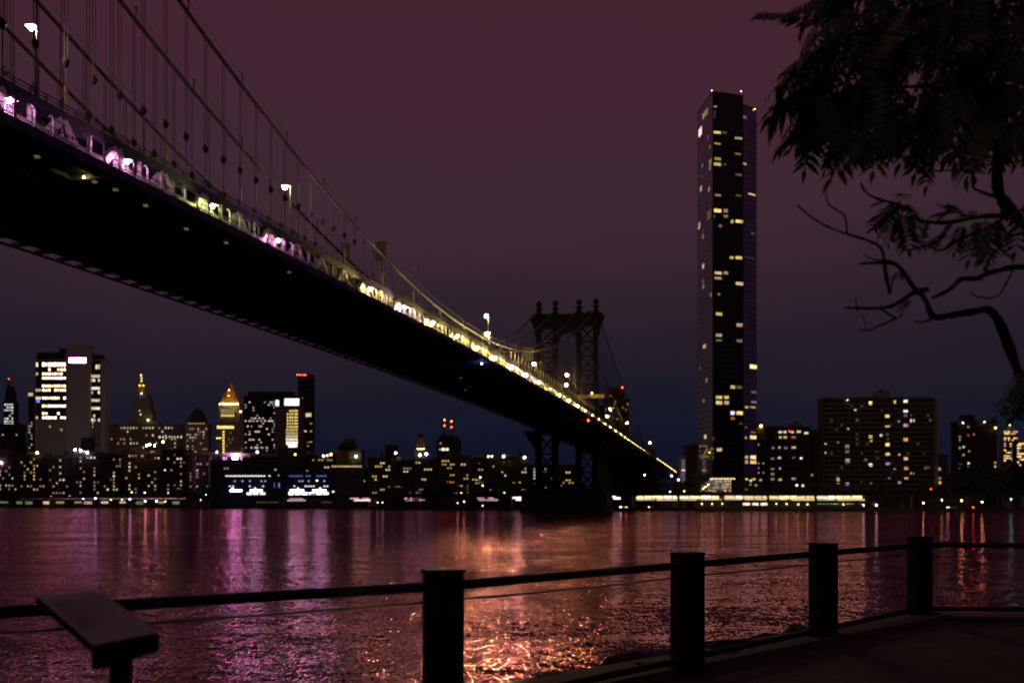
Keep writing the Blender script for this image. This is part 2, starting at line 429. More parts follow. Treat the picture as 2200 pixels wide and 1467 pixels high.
def bulb_mesh(key):
    if key not in BULB:
        mb = MB(); mb.v = [Vector(v) for v in ico]; mb.f = icf[:]; BULB[key] = mb.mesh('bulb', emit(key))
    return BULB[key]
def bulb(loc, r, key, parent, name='bulb'): return part(name, bulb_mesh(key), loc, parent, None, (r, r, r))
for i, s in enumerate(lamp_s):
    if i == 4: continue                                   # one lamp is out
    lo = part('walkway_lamp', wlm, B(s, 16.0, 0), bridge, rotB)
    key = {0: 'm1700', 1: 'm1700', 2: 'q1900', 3: 'm1700'}.get(i, 'y9000' if i % 3 else 'p9000')
    if i > 8: key = 'y15000' if i % 4 else 'p12000'
    if i > 12: key = 'y6000'
    if i > 17: key = 'y300'
    bulb(B(s, 16.75, 3.34), .2, key, lo)
    for j in range(6 if i < 5 else 4 if i < 14 else 3):
        part('screen_panel', pan, B(s + 1.2 + j * 2.7, 15.15, 1.5), bridge, rotB)
# suspenders: pair of ropes to a heart clamp, one rod below
heart = MB(); heart.lathe((0, 0, 0), [(.10, -.55), (.34, -.25), (.46, .15), (.30, .45), (.12, .5)], 8)
heart.box(-.16, .16, -.42, .42, .1, .6); heart_me = heart.mesh('clamp', M_steeld)
cnt = 0; rest = MB(); s = 61.0
sus = []
while s < 470: sus.append(s); s += 4.85
sid = []
s = 480
while s < 694: sid.append(s); s += 4.85
def sus_mb(mb, s, w_):
    top = zc(s) - .1; bot = zb(s) + 6.4; hz = zb(s) + 12.3
    if top > hz + 2:
        mb.bar(B(s - .28, w_, z=hz + .2), B(s - .28, w_, z=top), .07); mb.bar(B(s + .28, w_, z=hz + .2), B(s + .28, w_, z=top), .07)
        mb.bar(B(s, w_, z=bot), B(s, w_, z=hz), .12)
    else: mb.bar(B(s, w_, z=bot), B(s, w_, z=top), .16)
sleeve = MB().tube([(0, 0, 0), (0, 0, 3.0)], .21, 6).mesh('sleeve', mat('sleeve_paint', (.18, .18, .13), .6, .1, 2))
for w_ in (14.6, 6.1, -6.1, -14.6):
    for k, s in enumerate(sus):
        if cnt < 300:
            mb = MB(); sus_mb(mb, s, w_); so_ = obj('suspender', mb, M_rope, bridge); cnt += 1
            if zc(s) > zb(s) + 15: part('clamp', heart_me, B(s, w_, h=12.3), so_)
            if w_ > 14 and (k % 4 == 3 or s > 300): part('sleeve', sleeve, B(s, w_, h=6.6), so_)
        else: sus_mb(rest, s, w_)
    for s in sid:
        if zc(s) > zb(s) + 7: rest.bar(B(s, w_, h=6.4), B(s, w_, z=zc(s)), .14)
obj('farther_suspenders', rest, M_rope, bridge, kind='stuff')
for w_ in (14.6, 6.1, -6.1, -14.6):
    ss = [S0 + (S_T - S0) * i / 60 for i in range(61)] + [S_T + 227 * i / 24 for i in range(1, 25)]
    obj('main_cable', MB().tube([B(s, w_, z=zc(s)) for s in ss], .30, 8), M_cable, bridge, smooth=True)
    obj('hand_rope', MB().tube([B(s, w_ + .35, z=zc(s) + 1.25) for s in ss[:61]], .035, 4), M_rope, bridge)
    if w_ > 6:
        for s in sus[::3]:
            o_ = MB(); o_.bar(B(s, w_ + .3, z=zc(s)), B(s, w_ + .35, z=zc(s) + 1.35), .12); o_.lathe(B(s, w_ + .35, z=zc(s) + 1.3), [(.1, 0), (.2, .15), (.1, .35)], 6)
            obj('rope_stanchion', o_, M_steeld, bridge)

M_tow = mat('tower_steel', (.010, .011, .019), .75, .35, .9, spec=.15)
# the tower: sub-parts under one part
tower = put('tower', None, B(S_T, 0, z=12), bridge); tower['label'] = 'dark steel bridge tower with four columns, arch and ball finials'
def TB(w_, ds, z): return B(S_T + ds, w_, z=z)
def tbox(mb, w0, w1, d0, d1, z0, z1): return mb.box(w0, w1, d0, d1, z0, z1, lambda a, b, c: TB(a, b, c))
CW = (-14.6, -6.1, 6.1, 14.6)
for w_ in CW:
    mb = MB()
    for z0, z1, k in ((11, 44, 1.25), (44, 95, 1.0)):
        tbox(mb, w_ - .85 * k, w_ + .85 * k, -1.9 * k, 1.9 * k, z0, z1)
        tbox(mb, w_ - 1.15 * k, w_ - .6 * k, -2.1 * k, -1.4 * k, z0 + .02, z1 - .02); tbox(mb, w_ + .6 * k, w_ + 1.15 * k, -2.1 * k, -1.4 * k, z0 + .03, z1 - .03)
    tbox(mb, w_ - 2.2, w_ + 2.2, -3.6, 3.6, 10, 14); tbox(mb, w_ - 1.8, w_ + 1.8, -3.1, 3.1, 92.5, 94)
    obj('tower_column', mb, M_tow, tower)
    fi = MB(); c = TB(w_, 0, 0); c.z = 100.2
    fi.lathe(c, [(2.0, -.6), (2.0, .1), (1.2, .4), (1.05, 2.2), (1.9, 2.6), (1.9, 2.95), (.75, 3.2), (.62, 3.9), (1.2, 4.3), (1.5, 4.95), (1.5, 5.5), (1.15, 6.15), (.5, 6.5), (.12, 6.9)], 12)
    obj('finial', fi, M_tow, tower, smooth=False)
zs_up = [93.0 - i * 7.35 for i in range(7)]
zs_dn = [39, 29.5, 20, 13]
for a, b in ((-14.6, -6.1), (6.1, 14.6)):
    for zs in (zs_up, zs_dn):
        for z1, z0 in zip(zs, zs[1:]):
            mb = MB(); mb.bar(TB(a + .8, 0, z0 + .3), TB(b - .8, 0, z1 - .3), .75); mb.bar(TB(b - .8, 0, z0 + .3), TB(a + .8, 0, z1 - .3), .70)
            obj('cross_brace', mb, M_tow, tower)
            mb = MB(); tbox(mb, a + .8, b - .8, -.9, .9, z0 - .4, z0 + .4); obj('strut', mb, M_tow, tower)
# portal arch with spandrels
def arch(zc_, r, ztop, name):
    mb = MB(); n = 16
    for i in range(n):
        a0, a1 = math.pi * i / n, math.pi * (i + 1) / n
        p0 = (r * math.cos(a0), zc_ + r * math.sin(a0)); p1 = (r * math.cos(a1), zc_ + r * math.sin(a1))
        mb.hexa([TB(p0[0], -2.2, p0[1]), TB(p0[0], 2.2, p0[1]), TB(p1[0], 2.2, p1[1]), TB(p1[0], -2.2, p1[1]),
                 TB(p0[0], -2.2, ztop), TB(p0[0], 2.2, ztop), TB(p1[0], 2.2, ztop), TB(p1[0], -2.2, ztop)])
    for sg in (-1, 1): tbox(mb, *sorted((sg * r, sg * 5.3)), -1.6, 1.6, zc_ - 2, ztop - .01)
    return obj(name, mb, M_tow, tower)
arch(85.8, 4.75, 93.2, 'portal_arch'); arch(33.0, 4.75, 38.8, 'lower_arch')
cr = MB()
tbox(cr, -16.2, 16.2, -3.0, 3.0, 93.2, 98.0); tbox(cr, -16.7, 16.7, -3.4, 3.4, 94.4, 94.9)
tbox(cr, -17.3, 17.3, -3.9, 3.9, 98.0, 98.7); tbox(cr, -17.9, 17.9, -4.4, 4.4, 98.7, 99.2)
for w_ in CW: tbox(cr, w_ - 2.3, w_ + 2.3, -3.2, 3.2, 99.2, 99.75)
for i in range(10):
    w0 = -13 + 26 * i / 10; t0 = abs((i - 4.5) / 4.5)
    tbox(cr, w0, w0 + 2.6, -1.6, 1.6, 99.2, 99.4 + .9 * t0 * t0)
for sg in (-1, 1):   # curved console at each end
    pts = [(16.2, 88.5), (16.4, 91), (17.0, 93.5), (18.0, 95.8), (18.6, 97.4), (18.6, 98.6), (16.0, 98.6), (16.0, 88.5)]
    k = len(cr.v); n = len(pts)
    for d in (-2.0, 2.0): cr.v += [TB(sg * p[0], d, p[1]) for p in pts]
    cr.f.append(tuple(range(k, k + n))); cr.f.append(tuple(range(k + 2 * n - 1, k + n - 1, -1)))
    for i in range(n): cr.f.append((k + i, k + n + i, k + n + (i + 1) % n, k + (i + 1) % n))
obj('tower_crown', cr, M_tow, tower)
cn = MB()
for sg in (-1, 1):
    for j, (ext, z0, z1) in enumerate(((16.9, 31.5, 34), (18.3, 34, 36.5), (20.2, 36.5, 39), (21.6, 39, 41.2))):
        tbox(cn, *sorted((sg * 15.3, sg * ext)), -3.0 + .1 * j, 3.0 - .1 * j, z0, z1)
tbox(cn, -15.3, 15.3, -2.7, 2.7, 39.3, 41.5)
obj('deck_bracket', cn, M_tow, tower)
pm = MB()
for ext, dp, z0, z1 in ((22, 11, -2, 3.2), (21.4, 10.4, 3.2, 9.0), (20.8, 9.9, 9.0, 9.8), (19.2, 8.2, 9.8, 11.2), (17.8, 6.5, 11.2, 12.1)):
    tbox(pm, -ext, ext, -dp, dp, z0, z1)
obj('pier', pm, M_stone, tower)
pf = MB(); tbox(pf, 6.3, 19.5, -5.0, -2.7, 56.6, 57.2); tbox(pf, 6.3, 19.5, -5.0, -4.9, 57.2, 58.3); obj('service_platform', pf, mat('platform_yellow', (.5, .42, .14), .6, .2, 1), tower)
bulb(TB(13.6, -6.0, 58.9), .32, 'y40', tower, 'platform_lamp')
# anchorage
def abox(mb, w0, w1, s0, s1, z0, z1): return mb.box(w0, w1, s0, s1, z0, z1, lambda a, b, c: B(b, a, z=c))
anch = put('anchorage', None, B(725, 0, z=1.5), bridge); anch['label'] = 'brown masonry anchorage at the far end of the side span'
mb = MB(); abox(mb, -19.5, 19.5, 707, 750, 1.5, 34.5); abox(mb, -20.2, 20.2, 706.4, 750.6, 33.2, 34.2); obj('masonry_block', mb, M_stone, anch)
for w_ in (15.5, -15.5):
    mb = MB(); abox(mb, w_ - 4.2, w_ + 4.2, 704, 712, 1.5, 42.5); abox(mb, w_ - 4.8, w_ + 4.8, 703.4, 712.6, 42.5, 43.6)
    n = 10
    for i in range(n):
        a0, a1 = math.pi * i / n, math.pi * (i + 1) / n
        pa = [(w_ + 4.0 * math.cos(a), 43.6 + 2.6 * math.sin(a)) for a in (a0, a1)]
        mb.hexa([B(705, pa[0][0], z=43.6), B(711, pa[0][0], z=43.6), B(711, pa[1][0], z=43.6), B(705, pa[1][0], z=43.6),
                 B(705, pa[0][0], z=pa[0][1]), B(711, pa[0][0], z=pa[0][1]), B(711, pa[1][0], z=pa[1][1]), B(705, pa[1][0], z=pa[1][1])])
    obj('gate_pillar', mb, M_tan, anch)
# walkway lamps on the approach beyond
for i in range(12):
    s = 722 + i * 22; bulb(B(s, 18.2, 3.2), .34, 'y12', bridge, 'approach_lamp')
for px, py, w_, r, key in ((180, 381, 12.0, .16, 'y18'), (1035, 781, 17.0, .24, 'b60'), (1264, 903, 17.5, .34, 'r40'), (904, 690, 18.6, .12, 'r30'), (1443, 1022, 16, .8, 'b25')):
    s = s_of(px, w_); Y = Yof(s, w_) if py != 381 else F * 39.0 / (1080 - py); bulb(P(px, py, Y), r, key, bridge, 'marker_light')
for px, py in ((80, 337), (203, 391), (248, 408), (313, 442), (486, 522), (621, 585), (400, 492), (1000, 838), (990, 812)):
    mb = MB(); a = P(px, py, F * 39.0 / (1080 - py)); mb.box(-.26, .26, -.2, .2, -.12, .12, lambda x, y, z: a + Vector((x, y, z))); obj('lit_steel_glow', mb, emit('q.14'), bridge)  # faint glowing boxes stand in for lit bits of steel

# ------------------------------------------------------------------ lamps on the upper roadway (things of their own)
def roadway_lamp(px, py, w_, key, r, label, lit=True):
    s = s_of(px + 12 if py < 500 else px + 5, w_); Y = Yof(s, w_); head = P(px, py, Y); base = B(s, w_, 6.4)
    t = thing('street_lamp', label, 'street lamp', base, 'tall lamps along the upper roadway of the bridge')
    mb = MB(); top = Vector((base.x, base.y, head.z + r + .14)); mb.tube([base, base + Vector((0, 0, .8)), top], [.16, .11, .08], 6)
    obj('pole', mb, M_pgrey, t)
    mb = MB(); tip = Vector((head.x, head.y, head.z + r + .12)); mb.bar(top, tip, .09); obj('arm', mb, M_pgrey, t)
    mb = MB(); d = (tip - top).normalized(); mb.bar(tip - d * .55, tip + d * .55, .9, .12); obj('lamp_head', mb, M_pgrey, t)  # head widened into a hood to block upward lamp light
    if lit: bulb(head, r, key, t)
roadway_lamp(67, 62, 13.4, 'w1300', .24, 'lit street lamp nearest the camera, high at the upper left corner')
roadway_lamp(612, 404, 13.4, 'w1500', .27, 'lit street lamp above the middle of the bridge deck')
roadway_lamp(893, 578, 13.4, 'w1', .2, 'unlit street lamp on the bridge, thin dark pole', False)
roadway_lamp(1044, 679, 13.4, 's6500', .36, 'upper of two orange street lamps where the cables dip lowest')
roadway_lamp(1046, 718, 9.0, 's5500', .5, 'large yellow roadway lamp where the cables dip lowest')
roadway_lamp(1147, 782, 13.4, 's500', .45, 'orange lamp just left of the bridge tower')
roadway_lamp(1218, 805, 13.4, 's1500', .42, 'upper lamp seen through the tower arch')
roadway_lamp(1216, 827, 10.0, 's1500', .44, 'lower lamp seen through the tower arch')
roadway_lamp(1311, 879, 10.0, 's400', .5, 'lamp right of the tower by the rear cable')
roadway_lamp(1304, 894, 13.4, 's400', .5, 'large lamp just right of the tower near deck level')
roadway_lamp(1347, 909, 12.0, 's300', .45, 'lamp on the side span under the falling cable')
roadway_lamp(1396, 951, 12.0, 's100', .6, 'lamp beside the masonry anchorage pillar')
for k, (px, py, pw, ph, lab) in enumerate(((743, 540, 20, 36, 'smaller pale sign panel standing on the upper roadway'), (819, 540, 26, 42, 'larger pale sign panel standing on the upper roadway'), (1134, 760, 22, 28, 'pale sign panel on the roadway left of the bridge tower'))):
    w_ = -8.0; s = s_of(px, w_); Y = Yof(s, w_); c = P(px, py, Y); hw, hh = pw / F * Y / 2, ph / F * Y / 2
    base = B(s, w_, 6.35); t = thing('sign_panel', lab, 'sign', base)
    mb = MB(); mb.box(c.x - hw, c.x + hw, c.y - .12, c.y + .12, c.z - hh, c.z + hh); obj('panel', mb, M_pale, t)
    mb = MB()
    for q in (-.6, .6): mb.bar((c.x + hw * q, c.y + .25, base.z), (c.x + hw * q, c.y + .25, c.z + hh * .9), .2)
    obj('posts', mb, M_pgrey, t)

# ------------------------------------------------------------------ city: builders
def win_mesh(key):
    nm = 'win_' + key
    if nm not in BULB:
        mb = MB(); fr = .07
        o4 = [(-.5, -.5), (.5, -.5), (.5, .5), (-.5, .5)]; i4 = [(-.5 + fr, -.5 + fr), (.5 - fr, -.5 + fr), (.5 - fr, .5 - fr), (-.5 + fr, .5 - fr)]
        mb.v = [Vector((x, -.14, z)) for x, z in o4] + [Vector((x, -.14, z)) for x, z in i4] + [Vector((x, -.06, z)) for x, z in i4] + [Vector((x, .1, z)) for x, z in o4]
        for k in range(4):
            j = (k + 1) % 4
            mb.f.append((k, j, 4 + j, 4 + k)); mb.f.append((4 + k, 4 + j, 8 + j, 8 + k)); mb.f.append((12 + k, 12 + j, j, k))
        mb.f.append((8, 9, 10, 11))
        BULB[nm] = mb.mesh('window', [M_frame, emit(key)], midx=[0] * 12 + [1])
    return BULB[nm]
class Face:
    """a vertical wall between two ground points, addressed by picture columns and rows"""
    def __init__(s, A, Bp): s.A = Vector((A.x, A.y, 0)); s.B = Vector((Bp.x, Bp.y, 0)); s.d = s.B - s.A; s.rz = math.atan2(s.d.y, s.d.x)
    def at(s, px, py):
        k = (px - CX) / F; t = (k * s.A.y - s.A.x) / (s.d.x - k * s.d.y); p = s.A + s.d * t
        return Vector((p.x, p.y, H - (py - HY) / F * p.y))
def window(parent, fc, x0, x1, y0, y1, key, name='window'):
    a, b = fc.at(x0, y0), fc.at(x1, y1); c = fc.at((x0 + x1) / 2, (y0 + y1) / 2)
    return part(name, win_mesh(key), c, parent, (0, 0, fc.rz), (math.hypot(a.x - b.x, a.y - b.y), 1, abs(a.z - b.z)))
def dark_windows(parent, fc, xs, ys, wp, hp):
    mb = MB(); n = fc.d.normalized(); nn = Vector((n.y, -n.x, 0))
    for x in xs:
        for y in ys:
            c = fc.at(x, y); a = fc.at(x - wp / 2, y); b = fc.at(x + wp / 2, y); hz = hp / F * c.y / 2
            q = [a, b]; mb.hexa([p + nn * e + Vector((0, 0, z)) for z in (-hz, hz) for p, e in ((a, .05), (b, .05), (b, -.05), (a, -.05))])
    if mb.v: obj('dark_windows', mb, M_glassdk, parent, kind='stuff')
def rngf(a, b, n): return [a + (b - a) * (i + .5) / n for i in range(n)]
def lit_grid(parent, fc, xs, ys, wp, hp, prob, keys, rnd, jitter=.25):
    for y in ys:
        rowp = prob * rnd.choice((.5, .8, 1, 1, 1.5))
        for x in xs:
            if rnd.random() < rowp:
                k = rnd.choice(keys); sw = wp * (1 + jitter * (rnd.random() - .5))
                window(parent, fc, x - sw / 2, x + sw / 2, y - hp / 2, y + hp / 2, k)
BZ = 1.5
def block(x0, x1, ytop, Y, depth=30, z0=BZ):
    """corner points of a box seen between two picture columns"""
    a, b = G(x0, Y), G(x1, Y); zt = H - (ytop - HY) / F * Y
    return a, b, zt, depth, z0
def wallbox(name, parent, x0, x1, ytop, Y, m, depth=30, z0=BZ, ybot=None, parapet=True, label=None):
    depth = min(depth, 12); a, b = G(x0, Y), G(x1, Y); zt = H - (ytop - HY) / F * Y
    if ybot is not None: z0 = H - (ybot - HY) / F * Y
    mb = MB(); mb.box(a.x, b.x, Y, Y + depth, z0, zt)
    o_ = obj(name, mb, m, parent, label=label)
    if parapet:
        p = MB(); e = .35
        p.box(a.x - e, b.x + e, Y - e, Y + .4, zt - .9, zt + .8); p.box(a.x - e, b.x + e, Y + depth - .4, Y + depth + e, zt - .9, zt + .8)
        p.box(a.x - e, a.x + .4, Y + .4, Y + depth - .4, zt - .9, zt + .8); p.box(b.x - .4, b.x + e, Y + .4, Y + depth - .4, zt - .9, zt + .8)
        obj('parapet', p, m, parent)
    return o_
def building(name, label, x0, x1, ytop, Y, m, depth=30, cat='building', group=None, parapet=True):
    depth = min(depth, 12); c = G((x0 + x1) / 2, Y + depth / 2, BZ); t = thing(name, label, cat, c, group)
    wallbox('wall', t, x0, x1, ytop, Y, m, depth, parapet=parapet)
    return t, Face(G(x0, Y - .02), G(x1, Y - .02))
def roofbox(t, x0, x1, y0, y1, Y, m=M_conc, name='roof_bulkhead', depth=9): return wallbox(name, t, x0, x1, y0, Y + 4, m, depth, ybot=y1, parapet=False)
def tank(t, px, ytop, ybot, wp, Y):
    c = G(px, Y + 6); z1 = H - (ytop - HY) / F * Y; z0 = H - (ybot - HY) / F * Y; r = wp / F * Y / 2
    mb = MB(); hgt = z1 - z0; mb.lathe((c.x, c.y, z0 + hgt * .3), [(r, 0), (r, hgt * .45), (r * .5, hgt * .62), (.05, hgt * .7)], 12)
    for k in range(4):
        q = math.pi / 4 + k * math.pi / 2; mb.bar((c.x + r * .8 * math.cos(q), c.y + r * .8 * math.sin(q), z0 - .5), (c.x + r * .8 * math.cos(q), c.y + r * .8 * math.sin(q), z0 + hgt * .32), .3)
    obj('water_tank', mb, M_roof, t)
def beacon(t, px, py, Y, key, r, name='beacon_light'): return bulb(P(px, py, Y), r, key, t, name)
WARM = ['w1.2', 'w.7', 'y.9', 'c.9', 'o.8', 'w.4', 'c.5', 'p.4']
MIX = ['w1.0', 'c.8', 'o.7', 'y.8', 'l.4', 'w.35', 'p.4', 'c1.6', 'o.3']
R = lambda k: random.Random(k)

# ------------------------------------------------------------------ far left skyline
t, f = building('skyscraper', 'slender spired tower with white lit windows at the far left edge', 8, 30, 862, 1250, M_dark, 14, parapet=False)
for x0, x1, y0, y1 in ((10, 28, 848, 862), (12, 26, 838, 848), (14, 23, 828, 838)): wallbox('crown_step', t, x0, x1, y0, 1252, M_dark, 10, ybot=y1, parapet=False)
c = P(18.5, 830, 1256); obj('spire', MB().lathe((c.x, c.y, c.z), [(2.2, 0), (1.0, 4), (.3, 9.5)], 8), M_dark, t)
beacon(t, 19, 814, 1254, 'r20', .5)
lit_grid(t, f, rngf(9, 29, 4), rngf(866, 932, 11), 4, 4.2, .75, ['k1.5', 'c1.2', 'l.9', 'k.8'], R(1))
t, f = building('office_block', 'low dark block with two lit rows under the spired tower', 0, 45, 912, 1150, M_dark, 25)
wallbox('podium', t, -8, 47, 951, 1146, M_brick, 20); 
lit_grid(t, f, rngf(4, 42, 9), (934, 952), 3.4, 3, .6, ['w1', 'c.8', 'w.5'], R(2))
t, f = building('narrow_tower', 'narrow dark tower touching the left side of the ribbed office tower', 61, 77, 842, 1080, M_dark, 20)
lit_grid(t, f, rngf(61, 70, 2), rngf(905, 965, 9), 4, 4, .6, ['w.6', 'p.5', 'c.4'], R(3)); window(t, f, 60, 72, 843, 851, 'w.9')
# ribbed office tower with blank shaft
t, f = building('ribbed_office_tower', 'tall office tower with blank stone shaft and bright sign bar at top', 75, 226, 772, 1070, M_pale, 40, parapet=False)
Y = 1070
for x0, x1, y0, y1, m in ((79, 127, 757, 772, M_dark), (127, 143, 748, 772, M_dark), (193, 217, 762, 772, M_dark), (217, 226, 771, 772.5, M_dark)): wallbox('roof_screen', t, x0, x1, y0, Y + 2, m, 30, ybot=y1, parapet=False)
wallbox('blank_shaft', t, 142, 193, 740, Y - 5, M_pale, 30, parapet=False, label='blank pale stone shaft up the middle')
f2 = Face(G(142, Y - 5.05), G(193, Y - 5.05)); window(t, f2, 145, 188, 768, 780, 'm20', 'sign_bar')['label'] = 'glowing white sign bar near the top'
wallbox('dark_backing', t, 77.5, 142, 774, Y - .25, M_dark, .2, ybot=900, parapet=False); wallbox('dark_backing', t, 194, 216, 774, Y - .25, M_dark, .2, ybot=962, parapet=False)  # thin dark sheets just proud of the wall, behind the windows
for i in range(13): wallbox('rib', t, 78 + i * 5.1, 80.2 + i * 5.1, 902, Y - 1.2, M_pale, 1.1, ybot=978, parapet=False)
for i in range(5): wallbox('rib', t, 196 + i * 4.6, 198 + i * 4.6, 905, Y - 1.2, M_pale, 1.1, ybot=978, parapet=False)
ff = Face(G(75, Y - .35), G(226, Y - .35)); r = R(4)
for y, p in ((783, 1), (794, .5), (803, .95), (812, .9), (829, .95), (838, .9), (855, .95), (872, 1), (888, .5), (897, .95)):
    hh = 11 if y == 783 else 6.5
    for x in rngf(90, 142, 8):
        if r.random() < p: window(t, ff, x - 2.5, x + 2.5, y - hh / 2.4, y + hh / 2.4, r.choice(['c7', 'p6', 'w6', 'w3']))
    for x in (79.5, 85.5):
        if r.random() < p * .6: window(t, ff, x - 2.6, x + 2.6, y - hh / 2, y + hh / 2, r.choice(['c1.4', 'w.9']))
    for x in rngf(195, 215, 4):
        if r.random() < p * .75: window(t, ff, x - 2.2, x + 2.2, y + 5 - hh / 2, y + 5 + hh / 2, r.choice(['c1.8', 'w1.4', 'c1']))
for x, y in ((108, 916), (131, 923), (198, 908), (197, 917)): window(t, ff, x - 3, x + 3, y - 2.5, y + 2.5, 'w.9')
window(t, ff, 78, 86, 858, 865, 'b1.5')
wallbox('roof_plant', t, 174, 200, 940, Y - 9, M_dark, 3, ybot=985, parapet=False)
# civic building with wedding-cake tower
t, f = building('civic_hall', 'wide columned civic building with tiered tower and lit gold top', 225, 392, 912, 1090, M_lime, 45)
Y = 1090
for i in range(24): wallbox('column', t, 229 + i * 6.8, 231 + i * 6.8, 915, Y - 1.2, M_lime, 1.1, ybot=975, parapet=False)
for x0, x1, y0, y1 in ((272, 340, 905, 912), (282, 327, 880, 905), (285, 322, 858, 880), (291, 318, 848, 858)): wallbox('tower_tier', t, x0, x1, y0, Y + 6, M_lime, 24, ybot=y1, parapet=False)
c = P(304, 848, Y + 16)
pr = F / (Y + 16)
obj('tower_drum', MB().lathe(c, [(7.5 / pr * 1.2, 0), (7.5 / pr * 1.2, 16 / pr), (6 / pr, 17 / pr), (5.2 / pr, 30 / pr), (5.6 / pr, 31 / pr), (3.2 / pr, 33 / pr), (2.6 / pr, 41 / pr), (3.4 / pr, 42 / pr), (1.2 / pr, 46 / pr), (.4 / pr, 52 / pr)], 12), M_gold, t)
for x, y, k in ((300, 828, 'y5'), (308, 828, 'y5'), (304, 818, 'y4'), (303, 806, 'y6'), (304, 812, 'g3'), (304, 845, 'k6'), (302, 890, 'c2'), (300, 882, 'c1')): beacon(t, x, y, Y + 4 if y < 850 else Y - 1, k, .9, 'floodlight')
beacon(t, 318, 902, Y + 2, 'w9', 1.0, 'floodlight')
lit_grid(t, f, [233 + i * 6.8 for i in range(23)], (919, 927, 935, 943, 952, 961), 4, 4.5, .28, ['w1', 'c.9', 'y.8', 'w.5', 'c.5', 'o.6'], R(5))
for x in rngf(340, 392, 7): window(t, f, x - 3, x + 3, 936, 941, 'c1.2')
# domed tower
t, f = building('stone_tower', 'stone tower with dark pointed dome left of the golden pyramid', 397, 447, 912, 1020, M_lime, 26)
c = P(424, 912, 1033); q = F / 1033
obj('dome', MB().lathe(c, [(21 / q, 0), (21 / q, 7 / q), (19 / q, 14 / q), (14 / q, 24 / q), (7 / q, 32 / q), (1.5 / q, 37 / q), (.3 / q, 41 / q)], 12), M_dark, t)
for x in rngf(403, 441, 6): window(t, f, x - 2.3, x + 2.3, 904 + 4, 914, 'o.9')
lit_grid(t, f, rngf(400, 446, 8), rngf(918, 974, 9), 3.6, 3.6, .4, ['w.9', 'c.7', 'w.5', 'p.4'], R(6))
# golden pyramid tower
t, f = building('courthouse_tower', 'stone courthouse tower topped by a glowing golden pyramid roof', 463, 524, 905, 1000, M_lime, 30)
Y = 1000; wallbox('upper_tier', t, 470, 514, 872, Y + 3, M_lime, 22, ybot=905)
a, b = P(468, 869, Y + 2), P(514, 869, Y + 2); dd = b.x - a.x; ap = P(491, 829, Y + 2 + dd / 2); ap.x = (a.x + b.x) / 2
mb = MB(); mb.v = [Vector((a.x, a.y, a.z)), Vector((b.x, a.y, a.z)), Vector((b.x, a.y + dd, a.z)), Vector((a.x, a.y + dd, a.z)), Vector((ap.x - 1, a.y + dd / 2 - 1, ap.z)), Vector((ap.x + 1, a.y + dd / 2 - 1, ap.z)), Vector((ap.x + 1, a.y + dd / 2 + 1, ap.z)), Vector((ap.x - 1, a.y + dd / 2 + 1, ap.z))]
mb.f = [(0, 1, 5, 4), (1, 2, 6, 5), (2, 3, 7, 6), (3, 0, 4, 7), (4, 5, 6, 7), (3, 2, 1, 0)]
ro = obj('pyramid_roof', mb, M_gold, t)
obj('lantern', MB().lathe((ap.x, ap.y, ap.z - .3), [(1.7, 0), (1.7, 2.6), (1.0, 3), (.2, 5.5)], 8), M_gold, ro)
for x in (473, 480, 486, 492, 498, 504, 510): beacon(t, x, 867.5, Y - 2.5, 's26', .75, 'floodlight')
beacon(t, 492, 838, Y + 4, 'y20', .5, 'floodlight'); beacon(t, 491, 850, Y - 1, 'y14', .4, 'floodlight')
f3 = Face(G(468, Y + 2.9), G(514, Y + 2.9))
for x in rngf(474, 504, 6): window(t, f3, x - 2, x + 2, 878, 889, 'w.4'); window(t, f3, x - 1.8, x + 1.8, 890, 895, 'y1.6')
for x in rngf(466, 503, 9): window(t, f, x - 1.8, x + 1.8, 914, 921, 'y2.2')
for y in rngf(924, 974, 8): window(t, f, 478, 482.5, y - 2, y + 2, 'y2.2')
for x in (467, 473): window(t, f, x - 2.5, x + 2.5, 939, 943, 'y2.4')
lit_grid(t, f, rngf(485, 522, 9), rngf(926, 974, 7), 2, 4, .25, ['w.4', 'y.3'], R(8))
beacon(t, 517, 884, Y + 1, 'w6', 1.2, 'floodlight')
# dark office slab, lit dotted rows
t, f = building('dark_office_slab', 'dark flat office slab with dotted rows of lights right of the pyramid', 524, 636, 852, 930, M_dark, 35)
wallbox('roof_plant', t, 532, 628, 841, 936, M_dark, 20, ybot=852, parapet=False)
dark_windows(t, f, rngf(526, 594, 17), rngf(858, 970, 20), 3, 3); r = R(9)
for y in rngf(861, 970, 19):
    p = r.choice((.05, .1, .5, .25, .15))
    for x in rngf(526, 592, 16):
        if r.random() < p: window(t, f, x - 2, x + 2, y - 1.7, y + 1.7, r.choice(['c1', 'w1.2', 'p.6', 'l.5', 'c.6']))
# building with glowing crown and strip
t, f = building('crowned_tower', 'grey tower with glowing white crown band and bright vertical strip', 590, 648, 874, 880, M_conc, 22)
wallbox('crown_core', t, 592, 646, 856, 881, M_dark, 18, ybot=874, parapet=False)
fa = Face(G(590, 880.6), G(648, 880.6)); window(t, fa, 608.5, 645, 855, 872, 'k2.4', 'crown_panel'); window(t, fa, 591, 600, 858, 875, 'k1.6', 'crown_panel')
for y in rngf(879, 920, 6):
    for x in (618, 623.5, 628.5, 634, 638): window(t, f, x - 1.9, x + 1.9, y - 2.4, y + 2.4, 'y1.3') if (y > 885 or x > 622) else None
for i, y in enumerate(rngf(920, 954, 5)):
    for x in rngf(614, 640, 5): window(t, f, x - 2.3, x + 2.3, y - 3, y + 3, ['y.8', 'w.8', 'w1.1', 'c1.6', 'k2.0'][i])
window(t, f, 614, 640, 953, 961, 'k2.6', 'lobby_panel')
